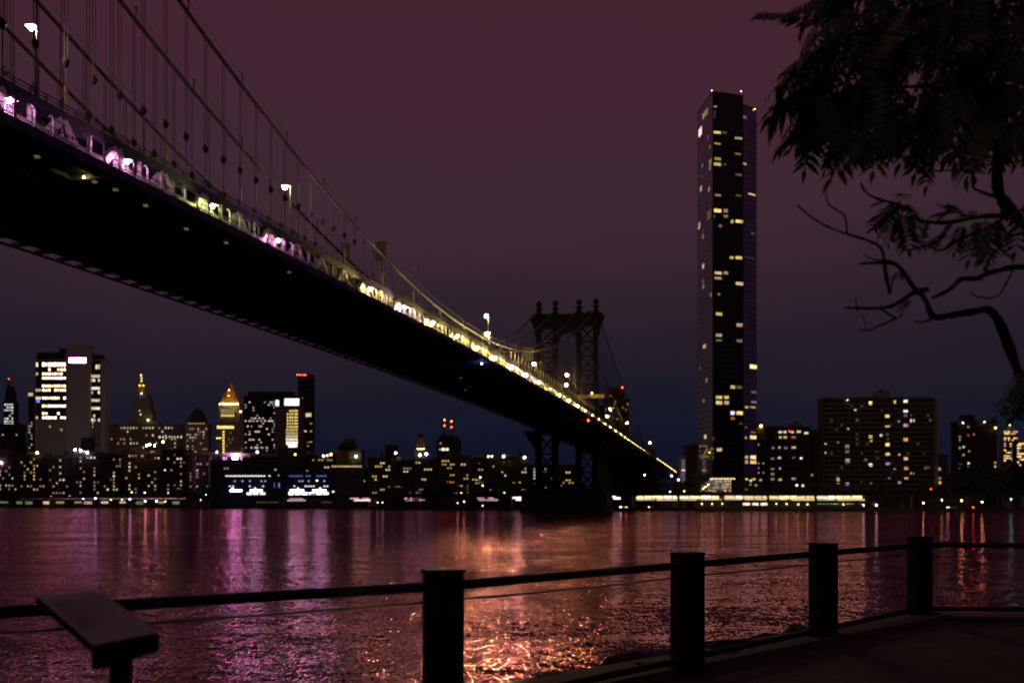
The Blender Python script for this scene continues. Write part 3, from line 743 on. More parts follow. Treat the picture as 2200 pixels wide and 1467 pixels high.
# slim tower with red lights
t, f = building('slim_glass_tower', 'slim dark glass tower with red lights on its roof edge', 640, 671, 814, 960, M_blue, 20)
wallbox('mechanical_box', t, 640, 670, 803, 962, M_dark, 14, ybot=814, parapet=False)
for x in (639, 643, 647, 653, 656): beacon(t, x, 805 + (x - 640) * .02, 958, 'r14', .55)
for x0, x1, y0, y1, k in ((656, 670, 886, 899, 'w1'), (653, 659, 924, 928, 'w1.3'), (665, 671, 908, 911, 'p.7'), (666, 671, 924, 928, 'w.5'), (659, 664, 949, 953, 'w.7'), (664, 671, 948, 951, 'w.7'), (659, 664, 956, 959, 'o.7'), (648, 652, 852, 855, 'w.5')): window(t, f, x0, x1, y0, y1, k)
for i in range(14): wallbox('floor_band', t, 640.3, 671.3, 818 + i * 11, 959.6, M_dark, .5, ybot=821 + i * 11, parapet=False)

# ------------------------------------------------------------------ mid-distance apartment blocks on the left
ROW = [  # x0 x1 ytop Y  label
    (-20, 40, 971, 1030, 'brick apartment block cut by the left edge of the picture'),
    (40, 100, 976, 1010, 'brick apartment block below the narrow tower, second from the left edge'),
    (101, 158, 979, 990, 'brick apartment block in front of the ribs of the office tower'),
    (159, 217, 973, 965, 'darkest brick apartment block under the blank stone shaft'),
    (219, 264, 977, 955, 'narrow brick apartment block below the left end of the civic building'),
    (265, 312, 969, 935, 'brick apartment block below the tiered tower with bluish windows'),
    (313, 347, 974, 925, 'narrow apartment block with rooftop orange lamps below the civic building'),
    (348, 402, 967, 905, 'brick apartment block with a bright column of windows left of the stone tower'),
    (403, 452, 980, 860, 'apartment block below the domed stone tower with white windows')]
for i, (x0, x1, yt, Y, lab) in enumerate(ROW):
    t, f = building('apartment_block', lab, x0, x1, yt, Y, M_brick if i % 2 else M_tan, 26, group='brick apartment blocks on the left bank')
    r = R(20 + i); xs = rngf(x0 + 3, x1 - 3, max(4, int((x1 - x0) / 7.5))); ys = rngf(yt + 6, 1062, 11)
    dark_windows(t, f, xs, ys, 3.4, 3.6); lit_grid(t, f, xs, ys, 3.8, 4, .17, MIX, r)
    cx = r.choice(xs[1:-1])                # stairwell column
    for y in ys: 
        if r.random() < .55: window(t, f, cx - 2, cx + 2, y - 2, y + 2, r.choice(['w.9', 'c.8', 'o.6']))
    roofbox(t, x0 + (x1 - x0) * .3, x0 + (x1 - x0) * .55, yt - 6, yt, Y)
    if i in (2, 5, 7): tank(t, x0 + (x1 - x0) * .75, yt - 12, yt, 8, Y)
    for px, py, k, rr in {0: [(2, 994, 'm150', .9)], 1: [(80, 972, 'w60', 1.2)], 3: [(155 + 6, 966, 'l200', 1.1), (173, 967, 'l200', 1.1), (187, 972, 'l150', 1.0)],
                      6: [(303 + 12, 957, 's200', .9), (322, 955, 'o200', .9), (332, 957, 'o200', .9)], 7: [(350, 949, 'l50', 1.0)]}.get(i, []): beacon(t, px, py, Y - 1.2, k, rr * .8, 'roof_lamp')

# roadway ramp with a bright lamp, behind the blue hall
t = thing('elevated_ramp', 'raised roadway ramp with one dazzling pink lamp right of centre left', 'bridge', G(490, 850, BZ), None)
a, b = P(400, 976, 850), P(640, 982, 850); mb = MB(); mb.bar(a, b, 9, 1.6); obj('deck', mb, M_conc, t)
mb = MB(); mb.bar(a + Vector((0, -4.3, 1.5)), b + Vector((0, -4.3, 1.5)), .3, 1.0); obj('parapet', mb, M_pale, t)
for k in range(7):
    p = a.lerp(b, (k + .5) / 7); mb = MB(); mb.bar(Vector((p.x, p.y, BZ)), p - Vector((0, 0, .7)), 2.2); obj('pier', mb, M_conc, t)
beacon(t, 503, 983, 843, 'm250', 1.5, 'lamp'); beacon(t, 509, 984, 843, 'k60', 1.0, 'lamp'); beacon(t, 553, 971, 846, 'l30', .8, 'lamp'); beacon(t, 466, 971, 846, 'l20', .7, 'lamp')
# dark plant blocks and low blocks behind blue hall
MIDS = [(452, 520, 990, 830, M_tan, 'low tan block with a few windows behind the blue hall, under the pyramid tower', .12),
        (521, 598, 985, 835, M_brick, 'low brick block behind the blue hall, below the dark office slab', .12),
        (599, 640, 964, 820, M_dark, 'dark windowless block below the bright vertical strip', .03),
        (641, 718, 978, 800, M_brick, 'long brick block under the slim glass tower with orange lamps', .15),
        (790, 842, 985, 690, M_tan, 'apartment block right of the stepped roof house with three lit rows', .16),
        (843, 888, 990, 700, M_brick, 'narrow apartment block under the small square rooftop', .14),
        (889, 944, 984, 690, M_brick, 'apartment block under the pale lit stepped tower', .13),
        (945, 1010, 980, 680, M_tan, 'wide apartment block under the twin red antennas', .16),
        (1011, 1066, 985, 690, M_brick, 'apartment block with water tanks right of the twin antennas', .16),
        (1067, 1135, 982, 700, M_brick, 'apartment block partly behind the left legs of the bridge tower', .14),
        (1136, 1236, 1000, 720, M_tan, 'apartment block seen through the legs of the bridge tower', .12)]
for i, (x0, x1, yt, Y, m, lab, p) in enumerate(MIDS):
    t, f = building('apartment_block' if i > 3 else 'city_block', lab, x0, x1, yt, Y, m, 28)
    r = R(60 + i); xs = rngf(x0 + 3, x1 - 3, max(4, int((x1 - x0) / 6.5))); ys = rngf(yt + 6, 1062, 10)
    if i != 2: dark_windows(t, f, xs, ys, 3, 3.6)
    for y in ys:
        x = 0
        while x < len(xs):
            if r.random() < p * .6:
                k = r.choice(['w1.3', 'o1', 'c1.1', 'y.9', 'p.6', 'w.6']); n = r.choice((1, 2, 2, 3))
                for q in xs[x:x + n]: window(t, f, q - 2, q + 2, y - 1.8, y + 1.8, k)
                x += n
            x += 1
    roofbox(t, x0 + (x1 - x0) * .2, x0 + (x1 - x0) * .38, yt - 9, yt, Y); 
    if i > 3: tank(t, x0 + (x1 - x0) * r.choice((.6, .75)), yt - 15, yt, 8, Y)
    B4 = {3: [(634, 976, 'o20', .7), (695, 979, 'k20', .7), (703, 978, 's20', .6)], 5: [(850, 973, 'k30', .7)], 6: [(902, 977, 'l40', .8), (916, 975, 'l40', .8)], 9: [(1082, 980, 'w20', .8), (1127, 982, 'k30', .7)], 8: [(1049, 980, 'w12', .6), (1057, 980, 'w12', .6)]}
    for px, py, k, rr in B4.get(i, []): beacon(t, px, py, Y - .8, k, rr, 'roof_lamp')
for x in (1148, 1162, 1172, 1186, 1196):
    for y in rngf(1004, 1050, 7):
        if rng.random() < .5: window(t, f, x - 2, x + 2, y - 1.8, y + 1.8, rng.choice(['c1', 'l.7', 'w.8', 'p.6']))
# stepped house, square rooftop, pale stepped tower, twin antenna building
t, f = building('stepped_house', 'pale block with stepped terraces at the roof left of centre', 722, 778, 968, 760, M_tan, 24)
for x0, x1, y0 in ((726, 762, 957), (733, 760, 950), (742, 759, 945)): wallbox('terrace', t, x0, x1, y0, 762, M_tan, 16, ybot=968)
lit_grid(t, f, rngf(750, 776, 5), (975, 983, 992), 3, 3, .4, ['o.4', 'w.3'], R(80)); beacon(t, 765, 980, 758, 'k25', .7, 'roof_lamp'); beacon(t, 711, 976, 758, 'o14', 1.0, 'roof_lamp')
lit_grid(t, f, rngf(712, 778, 12), (1001.5,), 3.4, 3.6, .6, ['w1.4', 'y1.2', 'c1'], R(81))
t, f = building('square_tower', 'small plain dark square tower between stepped house and pale lit tower', 827, 852, 957, 800, M_brick, 18); roofbox(t, 837, 843, 953, 957, 800)
t, f = building('lit_stepped_tower', 'stepped tower with pale floodlit band and conical top', 889, 917, 963, 900, M_lime, 20, parapet=False)
for x0, x1, y0, y1 in ((894, 914, 945, 963), (897, 911, 940, 945)): wallbox('tier', t, x0, x1, y0, 902, M_lime, 13, ybot=y1, parapet=False)
c = P(904, 940, 908); obj('cone', MB().lathe(c, [(2.8, 0), (2.0, 2), (.8, 4), (.1, 5.2)], 8), M_dark, t)
for x in (898, 904, 910): beacon(t, x, 964, 894, 'w8', .7, 'floodlight')
t, f = building('twin_antenna_building', 'dark rounded building with two antennas carrying red lights', 938, 990, 947, 850, M_dark, 30)
wallbox('roof_tier', t, 943, 983, 939, 853, M_dark, 20, ybot=947); wallbox('roof_tier', t, 948, 960, 932, 855, M_dark, 8, ybot=939, parapet=False); wallbox('roof_tier', t, 964, 974, 934, 855, M_dark, 8, ybot=939, parapet=False)
for x, y in ((955, 902), (970, 905)):
    a, b = P(x, y, 857), P(x, 940, 857); mb = MB(); mb.tube([b, a], [.55, .3], 6); ant = obj('antenna', mb, M_steeld, t)
    bulb(a + Vector((0, -.5, 0)), .75, 'r30', ant, 'beacon_light'); bulb(P(x, y + 12, 856), .7, 'r18', ant, 'beacon_light')
for x0, x1, y0, y1, k in ((948, 957, 962, 968, 'c2'), (958, 964, 962, 968, 'c2'), (944, 949, 950, 954, 'o.6'), (943, 947, 963, 967, 'w.6')): window(t, f, x0, x1, y0, y1, k)
# blue-lit hall on the waterfront
t, f = building('waterfront_hall', 'long low blue hall with rows of small lights and glowing white doors', 452, 716, 1014, 775, M_blue, 35)
for x in (452, 470, 590, 602, 612, 706): wallbox('pilaster', t, x, x + 7, 1012, 773, M_blue, 2)
r = R(90)
for xs, y, p, k in ((rngf(484, 582, 17), 1022, .9, 'k1.8'), (rngf(484, 582, 12), 1033, .35, 'l.8'), (rngf(490, 576, 12), 1044, .55, 'c1.4'), (rngf(616, 708, 16), 1022, .7, 'b.6'), (rngf(620, 700, 12), 1033, .25, 'l.9'), (rngf(618, 712, 16), 1044, .6, 'k1.3')):
    for x in xs:
        if r.random() < p: window(t, f, x - 2.2, x + 2.2, y - 1.7, y + 1.7, k)
for x0, x1, y0, y1, k in ((492, 522, 1051, 1056, 'l9'), (535, 566, 1051, 1056, 'l9'), (621, 655, 1051, 1056, 'l9'), (669, 703, 1051, 1056, 'l9'), (529, 541, 1057, 1063, 'k2.4'), (542, 556, 1057, 1063, 'k2.4'), (558, 571, 1057, 1063, 'k2.4')): window(t, f, x0, x1, y0, y1, k, 'glowing_door')
for x in rngf(617, 708, 6): window(t, f, x - 7, x + 7, 1057, 1063, 'k5', 'glowing_door')
window(t, f, 588, 602, 1036, 1048, 'b.9', 'poster'); 
for x, y, k in ((597, 1021, 'k2'), (593, 1055, 'c2'), (716, 1056, 'k2'), (681, 1032, 'k2.5')): window(t, f, x - 2.5, x + 2.5, y - 2, y + 2, k)
for x in (500, 548, 640, 688): beacon(t, x, 1049, 770, 'b30', .55, 'blue_floodlight')
t, f = building('brick_annex', 'plain brick block with a brown shutter right of the blue hall', 718, 788, 1006, 770, M_brick, 30)
window(t, f, 760, 783, 1040, 1052, 'o.15', 'shutter'); lit_grid(t, f, rngf(720, 786, 9), (1014, 1025, 1033, 1056), 3.4, 3.4, .22, ['c1', 'w.8', 'o.6'], R(91))
for x, y, k in ((749, 1056, 'k2.5'), (761, 1056, 'k2.5'), (793, 1061, 'o2')): window(t, f, x - 2.5, x + 2.5, y - 2, y + 2, k)

# ------------------------------------------------------------------ right of the bridge
t, f = building('brick_highrise', 'dark brick high-rise with stepped roof behind the bridge tower', 1300, 1352, 858, 900, M_brick, 30)
wallbox('upper_storeys', t, 1310, 1342, 835, 902, M_brick, 20, ybot=858); wallbox('low_wing', t, 1288, 1301, 872, 905, M_brick, 20)
beacon(t, 1337, 832, 900, 'r22', .8); r = R(100)
for x, y in ((1322, 863), (1320, 868), (1338, 876), (1349, 868), (1318, 876), (1302, 880), (1330, 888), (1345, 880), (1312, 850), (1326, 900), (1308, 894)): window(t, f, x - 1.8, x + 1.8, y - 1.5, y + 1.5, r.choice(['w.8', 'o.7', 'c.8']))
t, f = building('brick_house', 'dark reddish block with a violet lit left wing beside the glass tower', 1474, 1502, 958, 640, M_brick, 25)
wallbox('violet_wing', t, 1462, 1474.2, 982, 642, M_lime, 15); f4 = Face(G(1462, 641.9), G(1474, 641.9))
for y in rngf(986, 1034, 7): window(t, f4, 1463.5, 1472.5, y - 2, y + 2, 'l.3' if abs(y - 1009) > 5 else 'p1.6')
beacon(t, 1458, 1030, 639, 'l25', .5, 'violet_floodlight'); roofbox(t, 1486, 1498, 950, 958, 640)

# glass tower
YO = 600
A0 = G(1498, 634); A1 = G(1531, YO); A2 = G(1597, YO + 6); A3 = G(1625.5, YO + 14)
zt = H + (1080 - 197) / F * YO; zr = H + (1080 - 236) / F * (YO + 14)
t = thing('glass_skyscraper', 'very tall black glass residential tower dominating the far bank', 'skyscraper', G(1560, 625, BZ))
def glass_mat(name, base, rough, spec):
    m = mat(name, base, rough, .15, .05, spec=spec); return m
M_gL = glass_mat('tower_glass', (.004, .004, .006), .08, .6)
M_gR = mat('tower_glass_blue_sheen', (.26, .22, .42), .12, .2, .08, metal=.55, spec=.5)  # same glass with a bluish sky sheen put into its colour
M_gS = mat('tower_glass_sheen', (.55, .52, .56), .10, .12, .05, metal=.75)  # same glass made brighter and mirror-like to put sky sheen on one side
back = Vector((6, 34, 0))
main = [A0, A1, A2, A2 + Vector((4, 34, 0)), A0 + Vector((10, 20, 0))]
obj('left_sheen_sheet', MB().hexa([p + Vector((0, 0, z)) for z in (BZ, zt - .4) for p in (A0 + Vector((-.06, 0, 0)), A1 + Vector((-.06, -.01, 0)), A1 + Vector((.3, .3, 0)), A0 + Vector((.3, .3, 0)))]), M_gS, t)  # added thin sheet carrying the sky sheen of the left face
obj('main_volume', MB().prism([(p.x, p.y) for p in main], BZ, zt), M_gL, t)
side = [A2 + Vector((.05, 8, 0)), A3, A3 + Vector((6, 26, 0)), A2 + Vector((2, 33.5, 0))]
side[0] = A2 + Vector((.2, .6, 0))
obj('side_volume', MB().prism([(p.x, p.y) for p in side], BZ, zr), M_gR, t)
cm = MB()
for a, b, z in ((A0, A1, zt), (A1, A2, zt), (A2, A3, zr)):
    q = (b - a).normalized(); nn = Vector((q.y, -q.x, 0)); cm.bar(a + nn * .1 + Vector((0, 0, z)), b + nn * .1 + Vector((0, 0, z)), .4, .5)
obj('roof_rim', cm, mat('rim_metal', (.2, .19, .2), .4, .1), t)
nf = 76; fh = (zt - BZ) / nf
q1 = (A1 - A0).normalized(); q2 = (A2 - A1).normalized(); n1 = Vector((q1.y, -q1.x, 0)); n2 = Vector((q2.y, -q2.x, 0))
bm_ = MB(); 
for a, b, nn in ((A0, A1, n1), (A1, A2, n2)):
    bm_.hexa([a + nn * .1, b + nn * .1, b - nn * .1, a - nn * .1] + [v + Vector((0, 0, .32)) for v in (a + nn * .1, b + nn * .1, b - nn * .1, a - nn * .1)])
band = bm_.mesh('floor_band', mat('spandrel_metal', (.03, .03, .035), .35, .1, spec=.5), A1)
for i in range(2, nf - 2): part('floor_band', band, Vector((A1.x, A1.y, BZ + i * fh)), t)
bm_ = MB(); q3 = (A3 - side[0]).normalized(); n3 = Vector((q3.y, -q3.x, 0)); a, b = side[0], A3
bm_.hexa([a + n3 * .1, b + n3 * .1, b - n3 * .1, a - n3 * .1] + [v + Vector((0, 0, .3)) for v in (a + n3 * .1, b + n3 * .1, b - n3 * .1, a - n3 * .1)])
band = bm_.mesh('side_floor_band', MATS['spandrel_metal'], A3)
for i in range(2, int((zr - BZ) / fh) - 1): part('side_floor_band', band, Vector((A3.x, A3.y, BZ + i * fh)), t)
fL = Face(A0 + n1 * .15, A1 + n1 * .15); fF = Face(A1 + n2 * .15, A2 + n2 * .15); fR = Face(side[0] + n3 * .15, A3 + n3 * .15)
def W7(fc, lst, ox, oy, k):
    for x0, x1, y0, y1, key in lst: window(t, fc, ox + x0 / k, ox + x1 / k, oy + y0 / k, oy + y1 / k, key)
W7(fF, [(293, 350, 322, 348, 'y1.2'), (355, 388, 325, 347, 'y.12'), (438, 495, 362, 386, 'w.6'), (297, 347, 402, 420, 'y.5'), (440, 485, 472, 492, 'y.25'), (299, 350, 502, 528, 'y.4'),
        (295, 350, 537, 566, 'y.9'), (362, 388, 542, 563, 'g.08'), (443, 493, 613, 636, 'c.12'), (302, 350, 753, 775, 'y.35'), (445, 490, 757, 775, 'o.2'), (296, 352, 853, 886, 'y1.3'),
        (362, 395, 855, 886, 'p.4'), (362, 397, 896, 920, 'y.3'), (298, 306, 896, 920, 't.25'), (413, 433, 929, 957, 'y.9'), (443, 500, 929, 957, 'y1.3'), (330, 355, 962, 985, 'o.3'),
        (405, 435, 1180, 1203, 'y.7'), (443, 495, 1178, 1205, 'y1'), (300, 355, 1283, 1308, 'w1'), (362, 398, 1283, 1308, 'w.5'), (300, 355, 1320, 1343, 'w.5'), (445, 503, 1355, 1383, 'w.9'), (322, 343, 1432, 1450, 'o.4'), (297, 320, 152, 162, 'c.8'), (297, 310, 180, 245, 'g.05')], 1440, 180, 3.1875)
W7(fL, [(222, 234, 205, 240, 'w.4'), (236, 247, 188, 222, 'w.45'), (249, 260, 172, 206, 'w.4'), (193, 218, 315, 347, 'p2'), (252, 270, 358, 383, 'm.12'), (265, 282, 428, 440, 'w.15'), (215, 228, 550, 568, 'w.2'), (265, 285, 525, 545, 'w.3'), (265, 282, 565, 585, 'w.25'), (217, 228, 625, 645, 'p.1'),
        (203, 220, 708, 730, 'p.6'), (258, 275, 712, 735, 'p.3'), (250, 285, 880, 915, 'w.1'), (190, 208, 955, 990, 'w.6'), (217, 232, 1000, 1018, 'm.1'), (218, 233, 1035, 1058, 'w.2'), (218, 235, 1237, 1263, 'p.7'), (218, 233, 1345, 1360, 'w.15'), (220, 235, 1375, 1400, 'l.3'), (272, 285, 1435, 1455, 'w.3')], 1440, 180, 3.1875)
W7(fR, [(497, 525, 215, 248, 'c.18'), (497, 523, 537, 563, 'w.6'), (530, 585, 745, 772, 'w1.2'), (548, 583, 1015, 1037, 'c.1'), (505, 580, 1187, 1198, 'c.07')], 1440, 180, 3.1875)
W7(fF, [(284, 330, 148, 172, 'y.9'), (415, 458, 217, 243, 'w.6'), (284, 328, 282, 305, 'w.6'), (285, 328, 318, 334, 'w.2'), (415, 457, 318, 340, 'p.25'), (378, 410, 608, 632, 'w.8'), (415, 455, 610, 633, 'w.15'), (284, 330, 673, 696, 'y1'),
        (338, 371, 673, 696, 'y1'), (284, 330, 705, 732, 'w1'), (338, 371, 705, 732, 'w.7'), (378, 408, 770, 797, 'l1.6'), (415, 460, 770, 797, 'y1.4'), (380, 408, 808, 826, 'o.4'), (430, 457, 842, 858, 'o.12'), (290, 328, 1003, 1026, 'w.9')], 1440, 620, 2.934)
W7(fL, [(205, 228, 355, 372, 'w.6'), (182, 196, 490, 512, 'c.08'), (222, 237, 563, 590, 'p.3'), (205, 218, 698, 716, 'p.3'), (213, 230, 920, 945, 'w1'), (265, 280, 932, 955, 'r.2')], 1440, 620, 2.934)
for y in rngf(985, 1075, 8):  # glowing panes stand in for reflections low on the left face
    for x in rngf(184, 278, 7):
        if rng.random() < .55: W7(fL, [(x - 6, x + 6, y - 4, y + 4, rng.choice(['w.12', 'c.1', 'y.08', 'w.4']))], 1440, 620, 2.934)
W7(fR, [(498, 548, 474, 510, 'w1.6'), (505, 545, 642, 662, 'c.15'), (505, 545, 705, 724, 'p.3'), (470, 492, 738, 756, 'w.7'), (500, 540, 738, 756, 'w.5'), (470, 482, 865, 880, 'p.2'), (505, 540, 897, 912, 'o.3'), (470, 483, 930, 948, 'w.7'),
        (500, 545, 923, 950, 'w1.5'), (470, 490, 1050, 1072, 'w.9'), (500, 543, 1048, 1075, 'w1.6'), (470, 490, 1080, 1104, 'w.7'), (500, 545, 1080, 1104, 's1.4')], 1440, 620, 2.934)
for px, py, Y in ((1529, 195, 599), (1592, 197, 604), (1622, 235, 612)): beacon(t, px, py, Y, 's8', .35, 'roof_light')

# pavilion at the tower's foot
t = thing('glazed_pavilion', 'gold lit glass pavilion with tilted dark roof at the foot of the skyscraper', 'pavilion', G(1525, 575, BZ))
Yp = 572; a, b = G(1500, Yp), G(1572, Yp)
mb = MB(); mb.box(a.x, b.x, Yp, Yp + 18, BZ, H + (1080 - 1030) / F * Yp); obj('hall', mb, M_conc, t)
fp = Face(G(1500, Yp - .1), G(1572, Yp - .1))
for i, x in enumerate(rngf(1502, 1571, 14)):
    top = max(1030, 1055 - (x - 1496) * 1.15)
    n = max(1, int((1057 - top) / 6.5))
    for y in rngf(top, 1057, n): window(t, fp, x - 2.3, x + 2.3, y - 3, y + 3, rng.choice(['w.9', 's.9', 'w.5', 'p.4', 'c.7', 'l.3']))
for x in rngf(1528, 1580, 8): window(t, fp, x - 3, x + 3, 1026.5, 1029.5, 'w2.2', 'eaves_light')
mb = MB(); c1, c2, c3, c4 = P(1484, 1019, Yp - 4), P(1521, 1016, Yp - 4), P(1529, 1026, Yp - 5), P(1503, 1040, Yp - 5)
dz = Vector((0, 16, -2)); mb.hexa([c4, c3, c3 + dz, c4 + dz, c1, c2, c2 + dz, c1 + dz]); obj('tilted_roof', mb, M_tan, t)
for x in rngf(1503, 1524, 4): bulb(P(x, 1058 - (x - 1500) * .8, Yp - 5), .4, 's16', t, 'ramp_light')
for x, y, k in ((1604, 1028, 's1.5'), (1614, 1032, 'w1.8'), (1620, 1029, 'w1.4'), (1612, 1040, 's1'), (1598, 1056, 's.8'), (1634, 1031, 'c.7')): pass
t, f = building('lobby_block', 'low lit lobby block at the right foot of the skyscraper', 1596, 1640, 1024, 585, M_dark, 14)
for x, y, k in ((1604, 1029, 's1.5'), (1613, 1032, 'w1.8'), (1620, 1029, 'w1.4'), (1612, 1040, 's1'), (1603, 1050, 's.8'), (1634, 1031, 'c.7'), (1624, 1042, 'w.5'), (1618, 1022 + 5, 'w1')): window(t, f, x - 3, x + 3, y - 2, y + 2, k)
# buildings to the right of it
t, f = building('brick_tower', 'narrow brick tower with glowing orange rooftop turret right of the skyscraper', 1627, 1651, 921, 680, M_tan, 18)
c = P(1634, 921, 687); obj('turret', MB().lathe(c, [(2.6, 0), (2.6, 2.5), (1.8, 4), (.3, 6)], 8), M_tan, t)
beacon(t, 1635, 915, 678, 'o40', .8, 'turret_lamp'); 
lit_grid(t, f, (1630, 1640, 1646), rngf(930, 1020, 9), 3.4, 3.6, .25, ['w.6', 'p.5', 'c.5'], R(110))
t, f = building('apartment_house', 'mid-height dark apartment house left of the widest slab', 1653, 1741, 918, 640, M_brick, 45)
wallbox('side_wing', t, 1741.2, 1768, 926, 650, M_tan, 25); roofbox(t, 1703, 1724, 908, 918, 640); tank(t, 1712, 902, 909, 8, 640)
beacon(t, 1696, 926, 638, 'r12', .4); r = R(111)
xs = [1659, 1674, 1687, 1704, 1719, 1732]; ys = [929, 939.5, 950, 961, 972, 983, 994, 1006, 1018, 1030]
dark_windows(t, f, xs, ys, 7, 6)
for x0, x1, y, k in ((1672, 1680, 928, 'c1.2'), (1682, 1690, 928, 'c1'), (1698, 1706, 928, 'p1'), (1711, 1721, 927, 'c.9'), (1727, 1737, 930, 'w1.4'), (1673, 1680, 939, 'y1'), (1683, 1691, 939, 'y1'), (1700, 1710, 939, 'y.3'), (1672, 1677, 961, 'p.9'), (1700, 1710, 961, 'w1'), (1658, 1664, 962, 'p.4'), (1684, 1692, 962, 'b.5'), (1671, 1678, 983, 'p1.2'), (1718, 1724, 984, 'c1.6'), (1655, 1664, 985, 'c.2'), (1701, 1709, 983, 'l.15'), (1673, 1678, 1006, 'l.6'), (1655, 1664, 1007, 'c.2'), (1655, 1664, 1018, 'w.3'), (1655, 1664, 1029, 'c.3'), (1672, 1680, 1030, 's.9'), (1700, 1710, 1028, 'c.4'), (1742, 1747, 1020, 'o.7'), (1722, 1728, 1043, 'w2')):
    window(t, f, x0, x1, y - 2.6, y + 2.6, k)
# the widest slab
t, f = building('apartment_slab', 'widest apartment slab on the far bank, dark with scattered lit windows', 1769, 2004, 856, 640, M_tan, 30)
wallbox('end_wall', t, 2004.2, 2015, 858, 642, M_lime, 24)
roofbox(t, 1885, 1911, 841, 856, 640); roofbox(t, 1848, 1873, 852, 856, 640, depth=5); roofbox(t, 1808, 1824, 855, 858, 640, depth=5); tank(t, 1893, 834, 842, 9, 640)
beacon(t, 1821, 859, 638, 'w9', .3, 'roof_light')
xs = [1776 + i * 10.9 for i in range(21)]; ys = [862 + i * 10.15 for i in range(18)]
dark_windows(t, f, xs, ys, 7, 5.2)
fl = Face(G(1769, 639.6), G(2004, 639.6))
for i in range(19): wallbox('floor_band', t, 1768.5, 2004, 866.4 + i * 10.15, 639.5, M_lime, .45, ybot=868.2 + i * 10.15, parapet=False)
for i in range(12): wallbox('pilaster', t, 1768.6 + i * 21.2, 1771.6 + i * 21.2, 857.5, 639.2, M_tan, .28, ybot=1050, parapet=False)
W8 = [(975, 1005, 153, 183, 'w2'), (1172, 1192, 145, 172, 'y1'), (1243, 1285, 137, 166, 'k1.6'), (860, 882, 215, 230, 'w1'), (1243, 1287, 220, 242, 'k1.3'), (1103, 1142, 258, 284, 'y1.2'), (1250, 1282, 254, 277, 'c.15'), (1305, 1330, 254, 275, 'l.15'),
      (1300, 1340, 293, 318, 'c1.3'), (1203, 1225, 302, 322, 'b.8'), (1452, 1472, 292, 312, 'b.3'), (1103, 1145, 343, 360, 'y1'), (1247, 1287, 330, 356, 'p.8'), (805, 823, 355, 378, 'y.8'), (975, 1012, 420, 445, 'y1.3'), (985, 1008, 457, 477, 'y1.2'),
      (1062, 1090, 410, 438, 'k.9'), (1247, 1288, 440, 470, 'o1'), (1107, 1142, 480, 514, 's2'), (627, 645, 482, 495, 'y1'), (725, 745, 465, 485, 'y.3'), (788, 825, 495, 525, 'p.6'), (790, 825, 538, 560, 'l.4'), (1107, 1146, 557, 585, 's1.2'), (628, 645, 552, 565, 'w.8'),
      (1208, 1226, 565, 580, 'p1'), (1250, 1287, 592, 618, 's1'), (790, 830, 605, 635, 'g.7'), (935, 967, 605, 628, 'o.35'), (975, 1013, 640, 667, 'k1.6'), (1107, 1145, 635, 660, 'l.6'), (1253, 1290, 668, 697, 'o.9'), (1523, 1546, 672, 700, 'c.4'), (1302, 1335, 710, 736, 'p.8'),
      (1415, 1430, 668, 690, 'w.2'), (722, 748, 755, 782, 's1.2'), (727, 747, 795, 810, 'o.8'), (793, 822, 790, 817, 'l.7'), (985, 1008, 793, 810, 'p.3'), (1205, 1232, 782, 808, 'l.5'), (1255, 1290, 750, 770, 'w.8'), (1525, 1550, 750, 770, 'y.5'), (1528, 1555, 782, 805, 's1.2'), (1125, 1150, 750, 770, 'c.15'), (1165, 1190, 680, 692, 'l.5'), (1030, 1045, 545, 553, 'w.4')]
for x0, x1, y0, y1, k in W8: window(t, f, 1600 + x0 / 3.667, 1600 + x1 / 3.667, 820 + y0 / 3.667, 820 + y1 / 3.667, k)
r = R(112)
for x in xs:
    for y in ys:
        if r.random() < .10: window(t, f, x - 3.4, x + 3.4, y - 2.6, y + 2.6, r.choice(['c.06', 'w.06', 'y.05', 'c.10']))
t, f = building('low_wing', 'narrow low grey wing at the right end of the widest slab', 2016, 2037, 978, 660, M_conc, 24)
t, f = building('brown_tower', 'dark brown apartment tower between the widest slab and the lit spire', 2058, 2142, 906, 760, M_brick, 28)
roofbox(t, 2072, 2094, 891, 906, 760, M_brick); roofbox(t, 2110, 2120, 901, 906, 760, M_brick)
for x, y, k, rr in ((2069, 908, 'p16', .5), (2115, 906, 'p16', .5), (2139, 919, 's9', .8)): beacon(t, x, y, 758, k, rr, 'roof_lamp')
for x, y, k in ((2080, 935, 'r.7'), (2062, 938, 'p.4'), (2062, 945, 'g.3'), (2070, 960, 'k1'), (2062, 962, 'c.4'), (2082, 969, 'o.5'), (2070, 977, 'w.5'), (2063, 997, 'c.6'), (2081, 995, 'k1.2'), (2081, 1003, 'g.8'), (2063, 1005, 'o.7'), (2063, 1014, 'o.6'), (2092, 933, 'w.3'), (2080, 917, 'w.4'), (2145, 994, 'o.9'), (2146, 1002, 's1')): window(t, f, min(x, 2138) - 2.6, min(x, 2138) + 2.6, y - 2.4, y + 2.4, k)
t, f = building('lit_spire_tower', 'brightly lit stepped skyscraper at the right edge of the picture', 2155, 2186, 938, 1500, M_lime, 30, parapet=False)
for x0, x1, y0, y1 in ((2160, 2183, 926, 938), (2163, 2178, 917, 926)): wallbox('setback', t, x0, x1, y0, 1502, M_lime, 16, ybot=y1, parapet=False)
c = P(2169, 917, 1510); obj('spire', MB().lathe(c, [(2.6, 0), (1.6, 4), (.5, 9), (.15, 14)], 8), M_lime, t); beacon(t, 2169, 912, 1500, 'w22', 1.0)
r = R(113)
for y in (927, 931, 941, 945, 953, 958, 967, 972, 979, 984, 989):
    for x in rngf(2157, 2186, 7):
        if r.random() < .62: window(t, f, x - 2.6, x + 2.6, y - 1.4, y + 1.4, r.choice(['s2.4', 'o1.6', 's1.6', 'w2', 'p1']))
